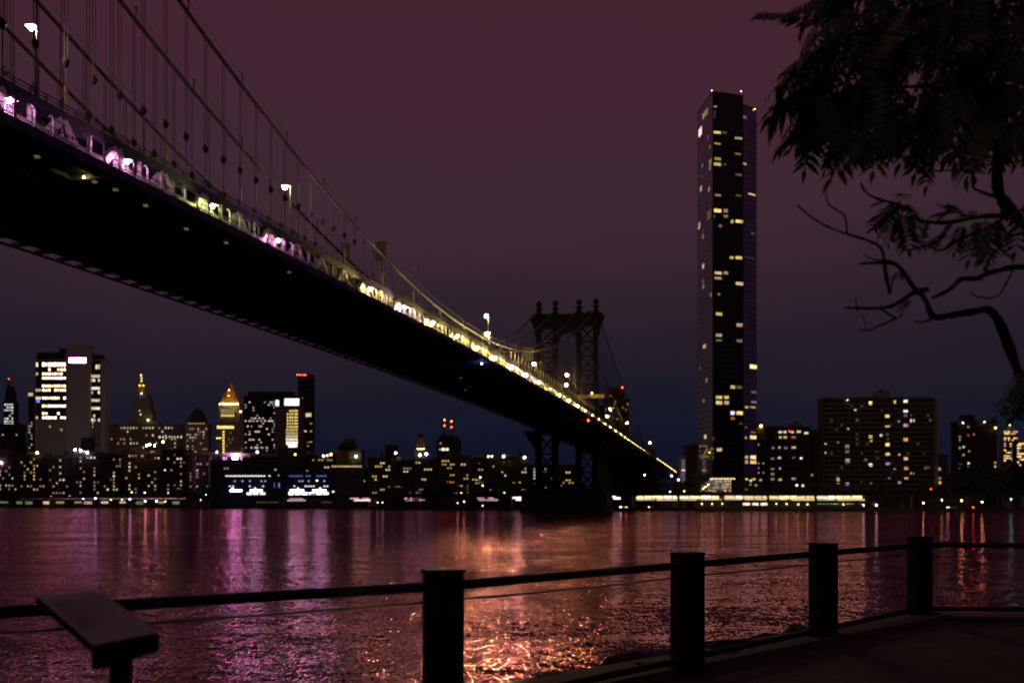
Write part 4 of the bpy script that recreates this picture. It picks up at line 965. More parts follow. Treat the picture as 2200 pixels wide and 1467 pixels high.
t, f = building('glittering_block', 'glittering gold lit block cut by the right edge of the picture', 2184, 2222, 950, 1300, M_brick, 25)
r = R(114)
for y in rngf(953, 1002, 8):
    for x in rngf(2185, 2220, 7):
        if r.random() < .6: window(t, f, x - 2.3, x + 2.3, y - 2, y + 2, r.choice(['w2', 's2', 'o1.5', 'c2']))
window(t, f, 2186, 2215, 950, 954, 'o3', 'orange_sign')

# ------------------------------------------------------------------ waterfront: elevated highway, lamps, cars, trees
VX = [(px, shore_y(px) + 22) for px in (-300, -150, 0, 100, 200, 300, 400, 500, 600, 700, 800, 900, 1000, 1100, 1200, 1310, 1366, 1457, 1553, 1650, 1752, 1860, 1960, 2080, 2200, 2330, 2500)]
VP = [G(a, b) for a, b in VX]
hw = thing('elevated_highway', 'dark elevated highway on columns along the whole far waterfront', 'highway', G(1100, 600, BZ))
dk, gd, rl = MB(), MB(), MB()
for a, b in zip(VP, VP[1:]):
    n = Vector((0, 1, 0))
    for mb, y0, y1, z0, z1 in ((dk, 0, 17, 9.6, 10.7), (gd, -.3, .3, 8.9, 10.9), (rl, .05, .2, 11.3, 11.5)):
        mb.hexa([a + Vector((0, y0, z0)), b + Vector((0, y0, z0)), b + Vector((0, y1, z0)), a + Vector((0, y1, z0)), a + Vector((0, y0, z1)), b + Vector((0, y0, z1)), b + Vector((0, y1, z1)), a + Vector((0, y1, z1))])
obj('deck', dk, M_conc, hw); obj('edge_girder', gd, M_steeld, hw); obj('guard_rail', rl, M_steeld, hw)
colm = MB(); colm.box(-.55, .55, -.55, .55, 0, 6.9); colm.box(-.9, .9, -1.2, 1.2, 6.9, 8.1); colm.box(-.75, .75, -.75, .75, 0, .5); colm = colm.mesh('column', M_conc)
for k, p in enumerate(VP):
    for dy in (1.2, 14): part('column', colm, Vector((p.x, p.y + dy, BZ - .1)), hw)
vf = [Face(a + Vector((0, .5, 0)), b + Vector((0, .5, 0))) for a, b in zip(VP, VP[1:])]
def vface(px):
    for k in range(len(VX) - 1):
        if VX[k][0] <= px < VX[k + 1][0]: return vf[k]
    return vf[-1]
pbox = {}
def panel(x0, x1, y0, y1, key, name='light_panel'):  # glowing boxes stand in for lamp-lit girders under the deck
    fc = vface((x0 + x1) / 2); a, b = fc.at(x0, y1), fc.at(x1, y1); c = fc.at((x0 + x1) / 2, y1); z = abs(fc.at(x0, y0).z - a.z)
    if key not in pbox:
        mb = MB(); mb.hexa([(-.5, -.1, 0), (.5, -.1, 0), (.5, .4, .02), (-.5, .4, .02), (-.48, -.02, 1), (.48, -.02, 1), (.48, .4, 1), (-.48, .4, 1)]); pbox[key] = mb.mesh('light_panel', emit(key))
    return part(name, pbox[key], c, hw, (0, 0, fc.rz), ((b - a).length, 1, z))
r = R(200)
for g0, g1 in ((1366, 1457), (1459, 1553), (1555, 1650), (1652, 1752), (1754, 1860)):
    x = g0 + 1
    while x < g1 - 8:
        wd = r.choice((17, 21, 24)); wd = min(wd, g1 - 1 - x); panel(x, x + wd - 1.5, 1064.2 + r.random(), 1070.5 + r.random() * .8, r.choice(['w2.2', 'c1.6', 'w1.4', 'c2.2'])); x += wd
    panel(g0 + 2, g0 + 40, 1071.6, 1074.4, 'w.9'); panel(g0 + 44, g1 - 2, 1071.6, 1074.6, 'w1.2')
for x0, x1, y0, y1, k in ((1312, 1323, 1065, 1068, 'k3'), (1318, 1333, 1068, 1072, 'k3'), (617, 656, 1073, 1076, 'p.8'), (622, 650, 1070, 1072, 'p.7'), (752, 770, 1069, 1071.5, 'p1'), (760, 795, 1072, 1076, 'c1.4'), (778, 792, 1069, 1071.5, 'p.8'), (869, 884, 1069, 1071.5, 'p1.2'), (888, 904, 1069, 1071.5, 'p1'), (870, 912, 1072.5, 1075.5, 'p.9'),
                          (1025, 1040, 1068.5, 1071, 'p.8'), (1046, 1060, 1068.5, 1071, 'p.9'), (1028, 1069, 1072, 1075.5, 'p.7'), (1101, 1122, 1067, 1070.5, 'k2.4'), (1108, 1128, 1071.5, 1075, 'c2.2')): panel(x0, x1, y0, y1, k)
x = -20
while x < 400:
    wd = r.choice((24, 38, 52)); panel(x, x + wd - 3, 1069.5, 1071.3, r.choice(['p.5', 'c.4', 'l.5', 'p.35'])); x += wd
for x in (10, 40, 62, 98, 130, 168, 190, 225, 262, 300, 345, 378):   # glow boxes standing in for lit bays under the deck
    panel(x - r.choice((5, 8, 10)), x + 7, 1076.5, 1080.5 + r.random() * 3, r.choice(['g.2', 'y.4', 'p.5', 'c.7', 'w.9']), 'bay_glow')
for x in (560, 585, 700): panel(x - 10, x + 12, 1077, 1080, 'y.06', 'bay_glow')
for x0, x1, y0, y1, k in ((1595, 1612, 1077, 1085, 'c1.8'), (1614, 1630, 1077, 1085, 'c1.7'), (1632, 1650, 1077, 1085, 'c1.8')): pass
# sheds and walls under the highway on the right
t, f = building('pier_shed', 'tan shed with three bright windows under the highway below the skyscraper', 1500, 1700, 1076.5, shore_y(1600) + 12, M_tan, 6)
for x0, x1 in ((1595, 1612), (1615, 1630), (1633, 1650)): window(t, f, x0, x1, 1077.5, 1085.5, 'c1.8')
for x in (1478 + 30, 1530, 1552, 1668, 1690): beacon(t, x, 1082, shore_y(1600) + 11, 'w20', .22, 'wall_lamp')
t, f = building('glazed_shed', 'shed with teal lit glass band under the right end of the lit highway', 1704, 1845, 1078, shore_y(1760) + 12, M_tan, 6)
for x in rngf(1756, 1835, 9): window(t, f, x - 4.4, x + 4.4, 1079.5, 1083, rng.choice(['t.25', 'g.35', 'k.8', 'g.5']))
for x in (1715, 1735, 1812): beacon(t, x, 1083, shore_y(1760) + 11, 'w20', .22, 'wall_lamp')
for x, lab in ((1852, 'left of two small white tents past the lit highway'), (1880, 'right of two small white tents past the lit highway')):
    Y = shore_y(x) + 6; c = G(x, Y, BZ); t = thing('white_tent', lab, 'tent', c)
    obj('canopy', MB().lathe(c + Vector((0, 0, 2.1)), [(2.3, 0), (2.2, .25), (1.2, .8), (.15, 1.7)], 8), M_pale, t); bulb(c + Vector((0, -2.0, 1.9)), .3, 'k22', t, 'lamp')
    for q in range(4):
        e = c + Vector((2.0 * math.cos(q * 1.571 + .78), 2.0 * math.sin(q * 1.571 + .78), 0)); mb = MB(); mb.bar(e, e + Vector((0, 0, 2.2)), .1); obj('pole', mb, M_pgrey, t)

def shore_lamp(px, py, key, rr, label, dy=4.0, fat=1.0):
    Y = shore_y(px) + dy; hd = P(px, py, Y); base = Vector((hd.x, hd.y, BZ if dy < 22 or dy > 40 else 10.7)); t = thing('shore_lamp', label, 'street lamp', base, 'lamps along the far waterfront')
    mb = MB(); mb.tube([base, Vector((hd.x, hd.y, hd.z + rr))], [.13, .07], 6); obj('pole', mb, M_pgrey, t)
    mb = MB(); mb.lathe((hd.x, hd.y, hd.z + rr * 1.02), [(rr * 1.3, 0), (rr * .9, .12), (.08, .25)], 8); obj('hood', mb, M_dark, t); bulb(hd, rr, key, t)
for a in ((1385, 1020, 'l10', .45, 'tall white lamp in front of the anchorage', 3), (1032, 1025, 'l10', .5, 'tall white lamp left of the bridge pier', 3), (1037, 1043, 'k8', .4, 'shorter white lamp just right of the tall lamp left of the pier', 6),
          (991, 1059, 'w9', .5, 'warm lamp below the twin antennas', 30), (1083, 1059, 'w9', .55, 'warm lamp just left of the bridge pier at highway level', 30), (1418, 1059, 'k8', .45, 'white lamp at the foot of the anchorage', 30), (1440, 1056, 'k8', .4, 'white lamp between anchorage and pavilion', 30), (1470, 1055, 's9', .45, 'orange lamp beside the pavilion trees', 30),
          (205, 1070, 'l13', .75, 'bright violet white lamp, brightest on the left waterfront', 14), (179, 1071, 'k8', .5, 'white lamp left of the brightest left waterfront lamp', 14), (238, 1073, 'y8', .5, 'yellowish lamp right of the brightest left waterfront lamp', 14), (262, 1073, 'g8', .5, 'greenish white lamp on the left waterfront', 14),
          (279, 1072, 'l13', .75, 'violet white lamp below the tiered tower', 14), (312, 1076, 'p13', .75, 'pinkish lamp with an orange one below it', 12), (336, 1076, 'l13', .7, 'violet lamp at the right end of the left lamp row', 12), (355, 1077, 'y9', .6, 'yellow lamp under the highway at left', 12),
          (283, 1057, 'y8', .6, 'yellow lamp above the highway below the civic building', 42), (311, 1058, 'g8', .6, 'yellow green lamp above the highway below the civic building', 42), (432, 1073, 'l10', .7, 'violet lamp left of the blue hall', 12), (466, 1082, 'y8', .4, 'small yellow lamp low by the water', 6),
          (811, 1079, 'k8', .35, 'left of two small white lamps under the highway left of centre', 8), (822, 1079, 'k8', .35, 'right of two small white lamps under the highway left of centre', 8), (983, 1080, 'k8', .35, 'small white lamp under the highway below the twin antennas', 8), (997, 1077, 'w8', .4, 'warm lamp under the highway below the twin antennas', 10), (1037, 1086, 'l8', .35, 'violet lamp low at the quay left of the pier', 5),
          (2000, 1050, 'r8', .4, 'red lamp over the highway right of the slab', 42), (1712, 1042, 'w8', .5, 'warm lamp at the foot of the apartment house', 30)): shore_lamp(*a)

carb, carc, carw = {}, None, None
def car_meshes(col):
    body = MB(); prof = [(-2.2, .35), (2.2, .35), (2.25, .8), (1.2, .98), (-1.9, 1.02), (-2.25, .8)]
    for y in (-.85, .85): body.v += [Vector((x, y, z)) for x, z in prof]
    body.f = [tuple(range(6)), tuple(range(11, 5, -1))] + [(i, 6 + i, 6 + (i + 1) % 6, (i + 1) % 6) for i in range(6)]
    cab = MB(); prof = [(-1.8, 1.0), (1.15, .97), (.45, 1.5), (-1.2, 1.52)]
    for y in (-.74, .74): cab.v += [Vector((x, y, z)) for x, z in prof]
    cab.f = [(0, 1, 2, 3), (7, 6, 5, 4)] + [(i, 4 + i, 4 + (i + 1) % 4, (i + 1) % 4) for i in range(4)]
    wh = MB(); n = 10
    for y in (-.1, .1): wh.v += [Vector((.32 * math.cos(2 * math.pi * k / n), y, .32 * math.sin(2 * math.pi * k / n))) for k in range(n)]
    wh.f = [tuple(range(n)), tuple(range(2 * n - 1, n - 1, -1))] + [(k, n + k, n + (k + 1) % n, (k + 1) % n) for k in range(n)]
    return body.mesh('body', mat('car_paint_' + col, {'grey': (.12, .12, .13), 'white': (.6, .6, .58), 'red': (.25, .03, .03)}[col], .3, .05, spec=.5)), cab.mesh('cabin', M_glassdk), wh.mesh('wheel', mat('tyre', (.02, .02, .02), .8, .1))
CM = {c: car_meshes(c) for c in ('grey', 'white', 'red')}
def car(px, Y, z, col, label, key, lname):
    c = G(px, Y, z); t = thing('car', label, 'car', c, 'cars along the far waterfront'); b_, c_, w_ = CM[col]
    part('body', b_, c, t); part('cabin', c_, c, t)
    for dx in (-1.4, 1.35):
        for dy in (-.8, .8): part('wheel', w_, c + Vector((dx, dy, .32)), t)
    for dy in (-.95, .55): bulb(c + Vector((2.25 if lname == 'tail_light' else -2.25, dy, .75)), .22, key, t, lname)
HZ = 10.72
for px, col, lab in ((105, 'grey', 'car on the highway at far left, left one of two red tail lights'), (145, 'red', 'car on the highway at far left, right one of two red tail lights'), (426, 'grey', 'car with red tail light on the highway left of the blue hall'),
                     (487, 'white', 'car with red tail light before the left glowing doors'), (673, 'grey', 'car with red tail light before the right glowing doors'), (1548, 'red', 'car with red tail light before the pavilion')):
    car(px, shore_y(px) + 25, HZ, col, lab, 'r30', 'tail_light')
for px, col, lab in ((503, 'grey', 'car with orange headlight before the left glowing doors'), (449, 'white', 'car with headlights on the highway left of the blue hall')):
    car(px, shore_y(px) + 25, HZ, col, lab, 'w40', 'headlight')
for px, col, k, lab in ((1342, 'white', 'k20', 'white car nearest the bridge pier under the highway'), (1354, 'grey', 'o20', 'grey car with orange lights right of the bridge pier'), (1391, 'red', 'r24', 'red car under the highway with glowing tail light'), (1402, 'white', 'y16', 'white car under the highway beside the red car'),
                        (2045, 'white', 'p14', 'white car by the green trees at right'), (2080, 'red', 'r24', 'red car by the green trees at right')):
    car(px, shore_y(px) + 8, BZ + .02, col, lab, k, 'headlight' if k[0] != 'r' else 'tail_light')

def tree_crown(seed, n=520):
    r = R(seed); mb = MB(); cl = [(r.gauss(0, .42), r.gauss(0, .42), .55 + r.random() * .75, .22 + r.random() * .24) for _ in range(13)]
    for k in range(n):
        cx, cy, cz, rr = r.choice(cl); d = Vector((r.gauss(0, 1), r.gauss(0, 1), r.gauss(0, 1))).normalized() * rr * (.55 + .5 * r.random())
        p = Vector((cx, cy, cz)) + d; a = Vector((r.gauss(0, 1), r.gauss(0, 1), r.gauss(0, 1))).normalized() * .055; b_ = a.cross(Vector((r.gauss(0, 1), r.gauss(0, 1), r.gauss(0, 1))).normalized())
        if b_.length < .01: continue
        b_ = b_.normalized() * .04; mb.quad(p - a, p + b_, p + a, p - b_)
    return mb
def tree_trunk(seed):
    r = R(seed); mb = MB(); mb.tube([(0, 0, 0), (.02, 0, .3), (0, .02, .75), (.03, 0, 1.05)], [.05, .04, .03, .012], 6)
    for k in range(5):
        q = r.random() * 6.28; mb.tube([(0, 0, .35 + .1 * k), (.25 * math.cos(q), .25 * math.sin(q), .6 + .1 * k), (.42 * math.cos(q), .42 * math.sin(q), .75 + .1 * k)], [.022, .015, .006], 5)
    return mb
TM = [(tree_crown(300 + i).mesh('crown', M_leafd), tree_trunk(300 + i).mesh('trunk', M_bark)) for i in range(4)]
ORD = ['first', 'second', 'third', 'fourth', 'fifth', 'sixth', 'seventh', 'eighth', 'ninth', 'tenth', 'eleventh', 'twelfth']
k = 0
def tree(px, ytop, Y, label, group):
    global k
    c = G(px, Y, BZ - .1); h = (H + (1080 - ytop) / F * Y - BZ) / 1.35; t = thing('broadleaf_tree', label, 'tree', c, group); cm, tm = TM[k % 4]; k += 1
    rz = rng.random() * 6.28; sx = h * rng.uniform(.85, 1.2)
    part('crown', cm, c, t, (0, 0, rz), (sx, sx, h)); part('trunk', tm, c, t, (0, 0, rz), (h, h, h))
for nm, where, lst in (('dark trees before the apartment blocks left of the bridge pier', 'in the dark row left of the bridge pier, counted from the left', [(860, 1034, 640), (892, 1040, 630), (925, 1032, 640), (960, 1039, 630), (1000, 1036, 630), (1035, 1041, 620), (1068, 1030, 630), (1105, 1027, 620)]),
                       ('trees beside the pavilion', 'in the leafy row beside the pavilion, counted from the left', [(1446, 1036, 575), (1462, 1030, 580), (1480, 1028, 570), (1496, 1038, 566)]),
                       ('dark trees before the slabs on the right', 'in the dark row below the slabs, counted from the left', [(1588, 1040, 565), (1645, 1043, 575), (1672, 1046, 570), (1735, 1042, 580), (1762, 1040, 585), (1800, 1047, 590), (1850, 1049, 585), (1905, 1046, 590), (1955, 1048, 580)]),
                       ('dark trees at the right edge', 'in the dark grove under the right edge skyline, counted from the left', [(2026, 1030, 600), (2052, 1012, 610), (2085, 1016, 600), (2118, 1008, 610), (2150, 992, 620), (2182, 1000, 610), (2210, 1006, 600)]),
                       ('lit green trees under the right highway', 'of the lit green trees under the right highway, counted from the left', [(2014, 1066, 511), (2036, 1068, 510), (2058, 1067, 511), (2086, 1069, 510)]),
                       ('trees left of the blue hall', 'of the dark trees left of the blue hall, counted from the left', [(404, 1046, 815), (425, 1044, 808), (446, 1048, 800)])):
    for i, (px, yt, Y) in enumerate(lst): tree(px, yt, Y, ORD[i] + ' leafy tree ' + where, nm)
for px, py, key, lab in ((2024, 1074, 'y40', 'yellow lamp among the lit green trees at right, left one'), (2066, 1075, 'y40', 'yellow lamp among the lit green trees at right, right one'), (2110, 1078, 's40', 'orange lamp under the highway near the right edge'), (2172, 1072, 't30', 'teal lamp under the highway near the right edge'), (1984, 1080, 's30', 'orange lamp left of the lit green trees')): shore_lamp(px, py, key, .3, lab, 7)

# ------------------------------------------------------------------ foreground: railing, sign, rocks
rail = thing('railing', 'dark waterside railing with square posts, round top rail and wires', 'railing', POSTS[2])
ang = math.atan2(FD.y, FD.x)
pmb = MB()   # two steel channels and a spacer, capped
pmb.box(-.13, -.02, -.09, .09, 0, 1.075); pmb.box(.02, .13, -.09, .09, 0, 1.075); pmb.box(-.022, .022, -.06, .06, .02, 1.06)
postm = pmb.mesh('post', M_rail)
capm = MB().box(-.132, .132, -.092, .092, 1.076, 1.10).mesh('cap', M_rail); bpm = MB().box(-.19, .19, -.15, .15, .068, .09).mesh('base_plate', M_rail)
boltm = MB().lathe((0, 0, 0), [(.018, 0), (.018, .02), (.009, .03)], 6).mesh('bolt', M_rail)
def post(p, a):
    o_ = part('post', postm, p, rail, (0, 0, a)); part('cap', capm, p, o_, (0, 0, a)); part('base_plate', bpm, p, o_, (0, 0, a))
    return o_
for i, p in enumerate(POSTS): post(p, ang - .62 if i < len(POSTS) - 1 else 0.15)
CR = [corner + Vector((2.85 * i, -.11 * i, 0)) for i in range(1, 3)]
for p in CR: post(p, 0)
def span(a, b, h, r, name, sag=0.0, m=M_rail, n=10):
    pts = [a.lerp(b, i / n) + Vector((0, 0, h - sag * 4 * (i / n) * (1 - i / n))) for i in range(n + 1)]
    obj(name, MB().tube(pts, r, 10 if r > .02 else 5), m, rail, smooth=True)
allp = POSTS + CR
wire = mat('steel_wire', (.06, .06, .06), .5, .2, 5)
for a, b in zip(allp, allp[1:]):
    span(a, b, .985, .034, 'top_rail'); span(a, b, .135, .03, 'bottom_rail', .0)
    span(a, b, .885, .0075, 'wire', .012, wire)
# info panel on a post
Y1 = 4.3; TL = P(80, 1280, Y1); TR = TL + Vector((.69, .72, 0)) * .0648 * Y1; TR.z = P(213, 1268, TR.y).z
kk = .1398 * Y1; dn = Vector((.72, -.69, 0)) * kk; BRp = TR + dn; BRp.z = P(340, 1358, BRp.y).z; BLp = TL + dn; BLp.z = P(215, 1385, BLp.y).z
sg = thing('info_sign', 'tilted reading panel on a post in front of the railing at lower left', 'sign', Vector(((BLp.x + BRp.x) / 2, (BLp.y + BRp.y) / 2, GZ)))
dz = Vector((0, 0, -.022)); M_sign = mat('sign_face', (.13, .22, .14), .55, .12, 6, spec=.3)
obj('panel', MB().hexa([BLp + dz, BRp + dz, TR + dz, TL + dz, BLp, BRp, TR, TL]), M_sign, sg)
ap_ = MB(); e = (BRp - BLp); out_ = Vector((.72, -.69, 0)) * .012
ap_.hexa([BLp + out_ + Vector((-.0, 0, -.098)), BRp + out_ + Vector((0, 0, -.082)), BRp + Vector((0, 0, -.082)) - out_, BLp - out_ + Vector((0, 0, -.098)), BLp + out_ + Vector((0, 0, -.004)), BRp + out_ + Vector((0, 0, -.004)), BRp - out_ * 1 + Vector((0, 0, -.024)), BLp - out_ + Vector((0, 0, -.024))])
obj('apron', ap_, M_rail, sg)
fr_ = MB()
for a, b in ((TL, TR), (TR, BRp), (BRp, BLp), (BLp, TL)): fr_.bar(a + Vector((0, 0, -.016)), b + Vector((0, 0, -.016)), .012, .026)
obj('frame', fr_, M_rail, sg)
mid = BLp.lerp(BRp, .5) + Vector((.72, -.69, 0)) * -.05
obj('post', MB().bar((mid.x, mid.y, GZ), (mid.x, mid.y, BLp.z - .03), .07, .07), M_rail, sg)
ln_ = MB(); up = (TL - BLp)
for c_ in range(2):
    for j in range(9 if c_ == 0 else 5):
        u0 = .10 + .46 * c_; u1 = u0 + (.34 if j % 4 != 3 else .2); v_ = .82 - j * .065
        q = lambda u, v: BLp + (BRp - BLp) * u + (TL - BLp) * v + Vector((0, 0, .0035))
        ln_.quad(q(u0, v_), q(u1, v_), q(u1, v_ + .022), q(u0, v_ + .022))
obj('text_lines', ln_, mat('sign_ink', (.12, .11, .10), .6, .1), sg, kind='stuff')
# rocks below the railing
def rock_mesh(seed):
    r = R(seed); mb = MB(); n, m = 9, 6; rad = [[1 + r.uniform(-.28, .22) for _ in range(n)] for _ in range(m + 1)]
    for i in range(m + 1):
        th = math.pi * i / m
        for j in range(n):
            ph = 2 * math.pi * j / n; q = rad[i][j] if 0 < i < m else 1
            mb.v.append(Vector((q * math.sin(th) * math.cos(ph), q * .8 * math.sin(th) * math.sin(ph), .62 * q * math.cos(th))))
    for i in range(m):
        for j in range(n): mb.f.append((i * n + j, (i + 1) * n + j, (i + 1) * n + (j + 1) % n, i * n + (j + 1) % n))
    return mb.mesh('riprap_rock', M_rock)
RM = [rock_mesh(400 + i) for i in range(5)]
r = R(410); lst = []
for px, py, sz in ((1262, 1462, .46), (1312, 1446, .48), (1352, 1434, .48), (1398, 1420, .50), (1430, 1410, .46), (1512, 1394, .44), (1546, 1376, .55), (1588, 1379, .52), (1622, 1386, .48), (1698, 1364, .48), (1726, 1356, .52), (1812, 1352, .40)):
    q = (px - CX) / F; i_ = (q * P1.y - P1.x) / (FD.x - q * FD.y); lst.append((px, py, P1.y + FD.y * i_ + .45 + sz, sz))
for i, (px, py, Y, sz) in enumerate(sorted(lst)):
    c = P(px, py, Y); c.z -= sz * .60
    o_ = put('riprap_rock', RM[i % 5], c, None, (r.uniform(-.3, .3), r.uniform(-.3, .3), r.random() * 6), (sz * r.uniform(1.1, 1.5), sz, sz))
    tag(o_, 'dark boulder at the water edge under the railing, ' + ORD[i] + ' from the left', 'rock', 'boulders below the railing')
bk = MB()   # rough bank carrying the boulders
seg = 26; prof = [(.26, GZ - .10), (.8, GZ - .55), (1.5, GZ - 1.2), (2.3, GZ - 2.0), (3.1, GZ - 2.9), (3.8, -.6)]
for i in range(seg + 1):
    p = E0.lerp(corner + FD * .25, i / seg)
    for d, z in prof: bk.v.append(Vector((p.x, p.y, 0)) + nrm * (d + r.uniform(-.12, .12)) + Vector((0, 0, z + r.uniform(-.12, .12) - (.25 if d > .5 else 0))))
m_ = len(prof)
for i in range(seg):
    for j in range(m_ - 1): bk.f.append((i * m_ + j, i * m_ + j + 1, (i + 1) * m_ + j + 1, (i + 1) * m_ + j))
struct('rocky_bank', bk, M_rock)

# ------------------------------------------------------------------ foreground tree
tr = thing('sumac_tree', 'dark tree with feathery hanging leaves and bare forked branches at upper right', 'tree', G(2345, 5.6, GZ))
def PT(px, py, Y=5.5): return P(px, py, Y)
def limb(pts, r0, r1, name='branch', Y0=5.5, Y1=None, n=7):
    Y1 = Y1 or Y0; r = R(len(pts) * 31 + int(pts[0][0])); Q = []
    for i, (x, y) in enumerate(pts): Q.append(PT(x, y, Y0 + (Y1 - Y0) * i / (len(pts) - 1) + r.uniform(-.05, .05)))
    S = []
    for i in range(len(Q) - 1):     # smooth + knobbly
        a, b, c, d = Q[max(i - 1, 0)], Q[i], Q[i + 1], Q[min(i + 2, len(Q) - 1)]
        for q in range(4):
            t_ = q / 4; S.append(.5 * ((2 * b) + (c - a) * t_ + (2 * a - 5 * b + 4 * c - d) * t_ ** 2 + (3 * b - a - 3 * c + d) * t_ ** 3))
    S.append(Q[-1]); m = len(S)
    obj(name, MB().tube(S, [(r0 + (r1 - r0) * (i / (m - 1)) ** .8) / F * 4.6 * (1 + r.uniform(-.18, .3)) for i in range(m)], n), M_bark, tr, smooth=True)
limb([(2345, 1660), (2338, 1300), (2325, 1000), (2318, 700), (2325, 400), (2310, 100), (2330, -250)], 48, 26, 'trunk')
limb([(2325, 1040), (2255, 930), (2200, 830), (2168, 745), (2132, 670), (2085, 671), (2045, 677), (2005, 680), (1987, 642), (1962, 616), (1928, 570), (1895, 565), (1848, 567)], 15, 3, Y1=5.2)
limb([(1992, 622), (1960, 630), (1922, 655), (1890, 662), (1850, 662), (1815, 661)], 7, 2.2, Y0=5.25)
limb([(1842, 668), (1838, 638)], 2, 1.2, 'twig', 5.25); limb([(1890, 662), (1928, 684), (1940, 668)], 3, 1.5, 'twig', 5.25); limb([(1926, 683), (1890, 700), (1862, 710), (1843, 706)], 2.6, 1.4, 'twig', 5.25)
limb([(1862, 708), (1852, 672)], 1.5, 1, 'twig', 5.25)
limb([(1912, 630), (1903, 590), (1898, 550), (1890, 530), (1860, 515), (1820, 503), (1780, 488), (1745, 468), (1712, 440)], 5, 2, Y0=5.25)
limb([(1820, 500), (1815, 465), (1795, 450), (1778, 435), (1775, 412)], 2.6, 1.4, 'twig', 5.25); limb([(1912, 560), (1880, 558), (1855, 548)], 2.4, 1.6, 'twig', 5.2)
limb([(2004, 640), (2040, 622), (2065, 600), (2100, 598), (2120, 588), (2142, 582), (2200, 573), (2315, 590)], 4, 8, Y0=5.2, Y1=5.5); limb([(2178, 577), (2162, 608), (2140, 638), (2100, 638), (2085, 627)], 2.4, 1.6, 'twig', 5.4)
limb([(2005, 683), (1985, 692), (1965, 690)], 4, 2, 'twig', 5.2); limb([(1915, 620), (1922, 590), (1937, 585)], 2, 1.2, 'twig', 5.25)
limb([(2318, 590), (2265, 535), (2200, 482), (2162, 440), (2143, 400), (2145, 330), (2150, 230), (2150, 120)], 17, 11)
limb([(2172, 465), (2110, 465), (2040, 478), (1980, 475), (1960, 455), (1930, 440), (1880, 425), (1857, 410), (1850, 393)], 6, 2.6); limb([(2155, 470), (2105, 498), (2060, 515), (2020, 538), (1990, 528), (1950, 538), (1938, 528)], 4.5, 2)
limb([(2145, 425), (2092, 405), (2096, 385), (2070, 366), (2000, 367), (1960, 355)], 4, 2.2); limb([(2072, 366), (2068, 345)], 2, 1.3, 'twig'); limb([(2200, 500), (2170, 505), (2150, 480)], 4, 2.5, 'twig')
limb([(2150, 240), (2100, 150), (2000, 95), (1880, 70), (1760, 90)], 8, 2.5, Y1=5.0); limb([(2150, 235), (2050, 190), (1920, 190), (1790, 220)], 8, 2.5, Y1=5.3); limb([(2150, 200), (2180, 80), (2210, -80)], 9, 5, Y1=5.8)
limb([(2146, 300), (2050, 260), (1950, 270), (1860, 290)], 6, 2, Y1=5.6); limb([(2150, 120), (2080, 20), (1960, -40), (1800, -50)], 7, 3, Y1=5.0); limb([(2148, 300), (2190, 260), (2240, 240)], 5, 3)
def frond(seed):
    """pinnate leaf along +x, unit length, hanging leaflets"""
    r = R(seed); mb = MB(); n = 9
    def ax(t_): return Vector((t_ - .06 * t_ * t_, .03 * math.sin(3 * t_), -.30 * t_ ** 1.9))
    mb.tube([ax(i / 6) for i in range(7)], [.011 - .0013 * i for i in range(7)], 4)
    for i in range(n):
        t_ = .14 + .84 * i / (n - 1); b_ = ax(t_)
        ln = (.20 + .10 * math.sin(math.pi * min(1, t_ * .95))) * r.uniform(.85, 1.12)
        for sd in ((-1, 1) if i < n - 1 else (0,)):
            out_ = Vector((.42 + .15 * r.random(), sd * (.75 + .15 * r.random()), -.62 + .35 * r.random())).normalized() if sd else Vector((1, 0, -.6)).normalized()
            sidev = out_.cross(Vector((0, 0, 1))).normalized() * ln * .17; sag = Vector((0, 0, -1)) * ln
            p = [b_, b_ + out_ * ln * .3 - sidev - sag * -.02, b_ + out_ * ln * .62 - sidev * .75 + sag * .06, b_ + out_ * ln + sag * .18, b_ + out_ * ln * .62 + sidev * .75 + sag * .06, b_ + out_ * ln * .3 + sidev]
            md = [b_ + out_ * ln * .3 + sag * .035, b_ + out_ * ln * .62 + sag * .09]
            k0 = len(mb.v); mb.v += p + md
            for q in ((0, 1, 6), (1, 2, 7, 6), (2, 3, 7), (3, 4, 7), (4, 5, 6, 7), (5, 0, 6)): mb.f.append(tuple(k0 + z for z in q))
    return mb.mesh('compound_leaf', M_leaf)
FM = [frond(500 + i) for i in range(5)]
nl = 0
def leaf(x0, y0, x1, y1, Y, roll=0.0, scale=1.0):
    global nl
    a, b = P(x0, y0, Y), P(x1, y1, Y + rng.uniform(-.25, .25)); d = b - a; ln = d.length * scale
    q = d.to_track_quat('X', 'Z').to_euler(); q = (Matrix.Rotation(0, 3, 'X') @ d.to_track_quat('X', 'Z').to_matrix() @ Matrix.Rotation(roll, 3, 'X')).to_euler()
    part('compound_leaf', FM[nl % 5], a, tr, q, (ln, ln, ln)); nl += 1
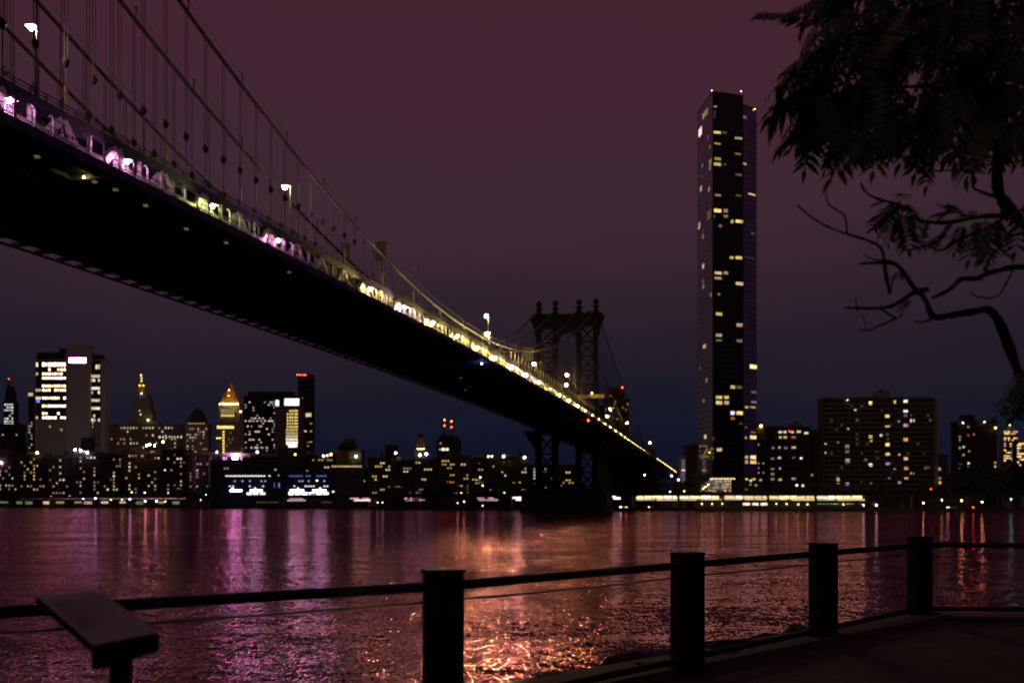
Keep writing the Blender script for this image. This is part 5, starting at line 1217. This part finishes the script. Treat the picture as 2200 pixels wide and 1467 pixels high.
for a in ((1770, 60, 1640, -20), (1800, 20, 1690, -10), (1830, 60, 1625, 150), (1800, 90, 1660, 120), (1790, 100, 1625, 160), (1790, 170, 1640, 185), (1800, 200, 1622, 212), (1770, 205, 1650, 200), (1800, 235, 1640, 285), (1780, 240, 1690, 260), (1800, 240, 1735, 310), (1760, 150, 1680, 190),
          (1860, 280, 1770, 335), (1840, 250, 1800, 300), (1900, 260, 1880, 330), (1965, 280, 1860, 320), (1990, 300, 1925, 350), (2000, 300, 2005, 378), (2085, 300, 2020, 330), (2115, 310, 2085, 368), (1940, 250, 1900, 320), (1740, 100, 1700, 160), (1830, 190, 1740, 245), (2180, 260, 2120, 300), (2190, 250, 2240, 290),
          (1935, 430, 1872, 470), (1935, 428, 1950, 388), (1935, 432, 1880, 445), (1945, 440, 1990, 440), (1930, 450, 1895, 505), (1935, 455, 1950, 510), (1920, 455, 1868, 500), (2050, 460, 2030, 428), (2060, 455, 2000, 440), (2050, 470, 1985, 520), (2070, 480, 2050, 520), (2090, 470, 2120, 520), (2085, 455, 2110, 440), (2110, 470, 2070, 440), (2140, 470, 2160, 520), (2030, 500, 1975, 512),
          (2120, 468, 2085, 515), (2140, 470, 2110, 530), (2165, 470, 2190, 425), (2010, 478, 2040, 430), (2080, 466, 2045, 425), (1990, 474, 1960, 515), (2150, 440, 2190, 470), (2100, 498, 2130, 540), (1905, 432, 1870, 425), (1960, 455, 1985, 480), (2180, 560, 2160, 520), (2205, 790, 2125, 865), (2215, 800, 2150, 880), (2225, 790, 2185, 875), (2230, 770, 2200, 860), (2200, 440, 2180, 500), (2030, 100, 1930, 180), (1925, 600, 1935, 560), (1955, 640, 1930, 655)):
    leaf(*a, rng.uniform(4.9, 5.5), rng.uniform(-.5, .5), 1.0)
r = R(520)
while nl < 290:
    x, y = r.uniform(1740, 2240), r.uniform(-90, 285)
    if x < 1740 + max(0, (120 - y)) * .25 or (y > 235 and x < 1800): continue
    an = r.gauss(2.45, .75); ln = r.uniform(95, 150)       # pointing mostly down-left in the picture
    leaf(x, y, x + ln * math.cos(an), min(y + ln * abs(math.sin(an)), 345), r.uniform(4.7, 6.4), r.uniform(-.8, .8))

# the rest of the crown, beyond the right edge of the picture
limb([(2328, -200), (2420, -330), (2520, -420)], 20, 6); limb([(2328, -120), (2440, -140), (2560, -100)], 14, 5); limb([(2322, 200), (2420, 120), (2540, 130)], 12, 4); limb([(2328, -240), (2290, -420), (2200, -560)], 18, 5)
big = MB()
for k_ in range(230):
    x, y = r.uniform(2130, 2680), r.uniform(-640, 200)
    if ((x - 2400) / 300) ** 2 + ((y + 220) / 430) ** 2 > 1: continue
    a, an = P(x, y, r.uniform(4.5, 6.8)), r.uniform(0, 6.28); ln = r.uniform(.26, .4)
    mtx = Matrix.Translation(a) @ Euler((r.uniform(-.6, .6), r.uniform(0, .6), an)).to_matrix().to_4x4() @ Matrix.Scale(ln, 4)
    me = FM[k_ % 5]; k0 = len(big.v); big.v += [mtx @ v.co for v in me.vertices]; big.f += [tuple(k0 + i for i in p.vertices) for p in me.polygons]
obj('crown_foliage', big, M_leaf, tr, kind='stuff')
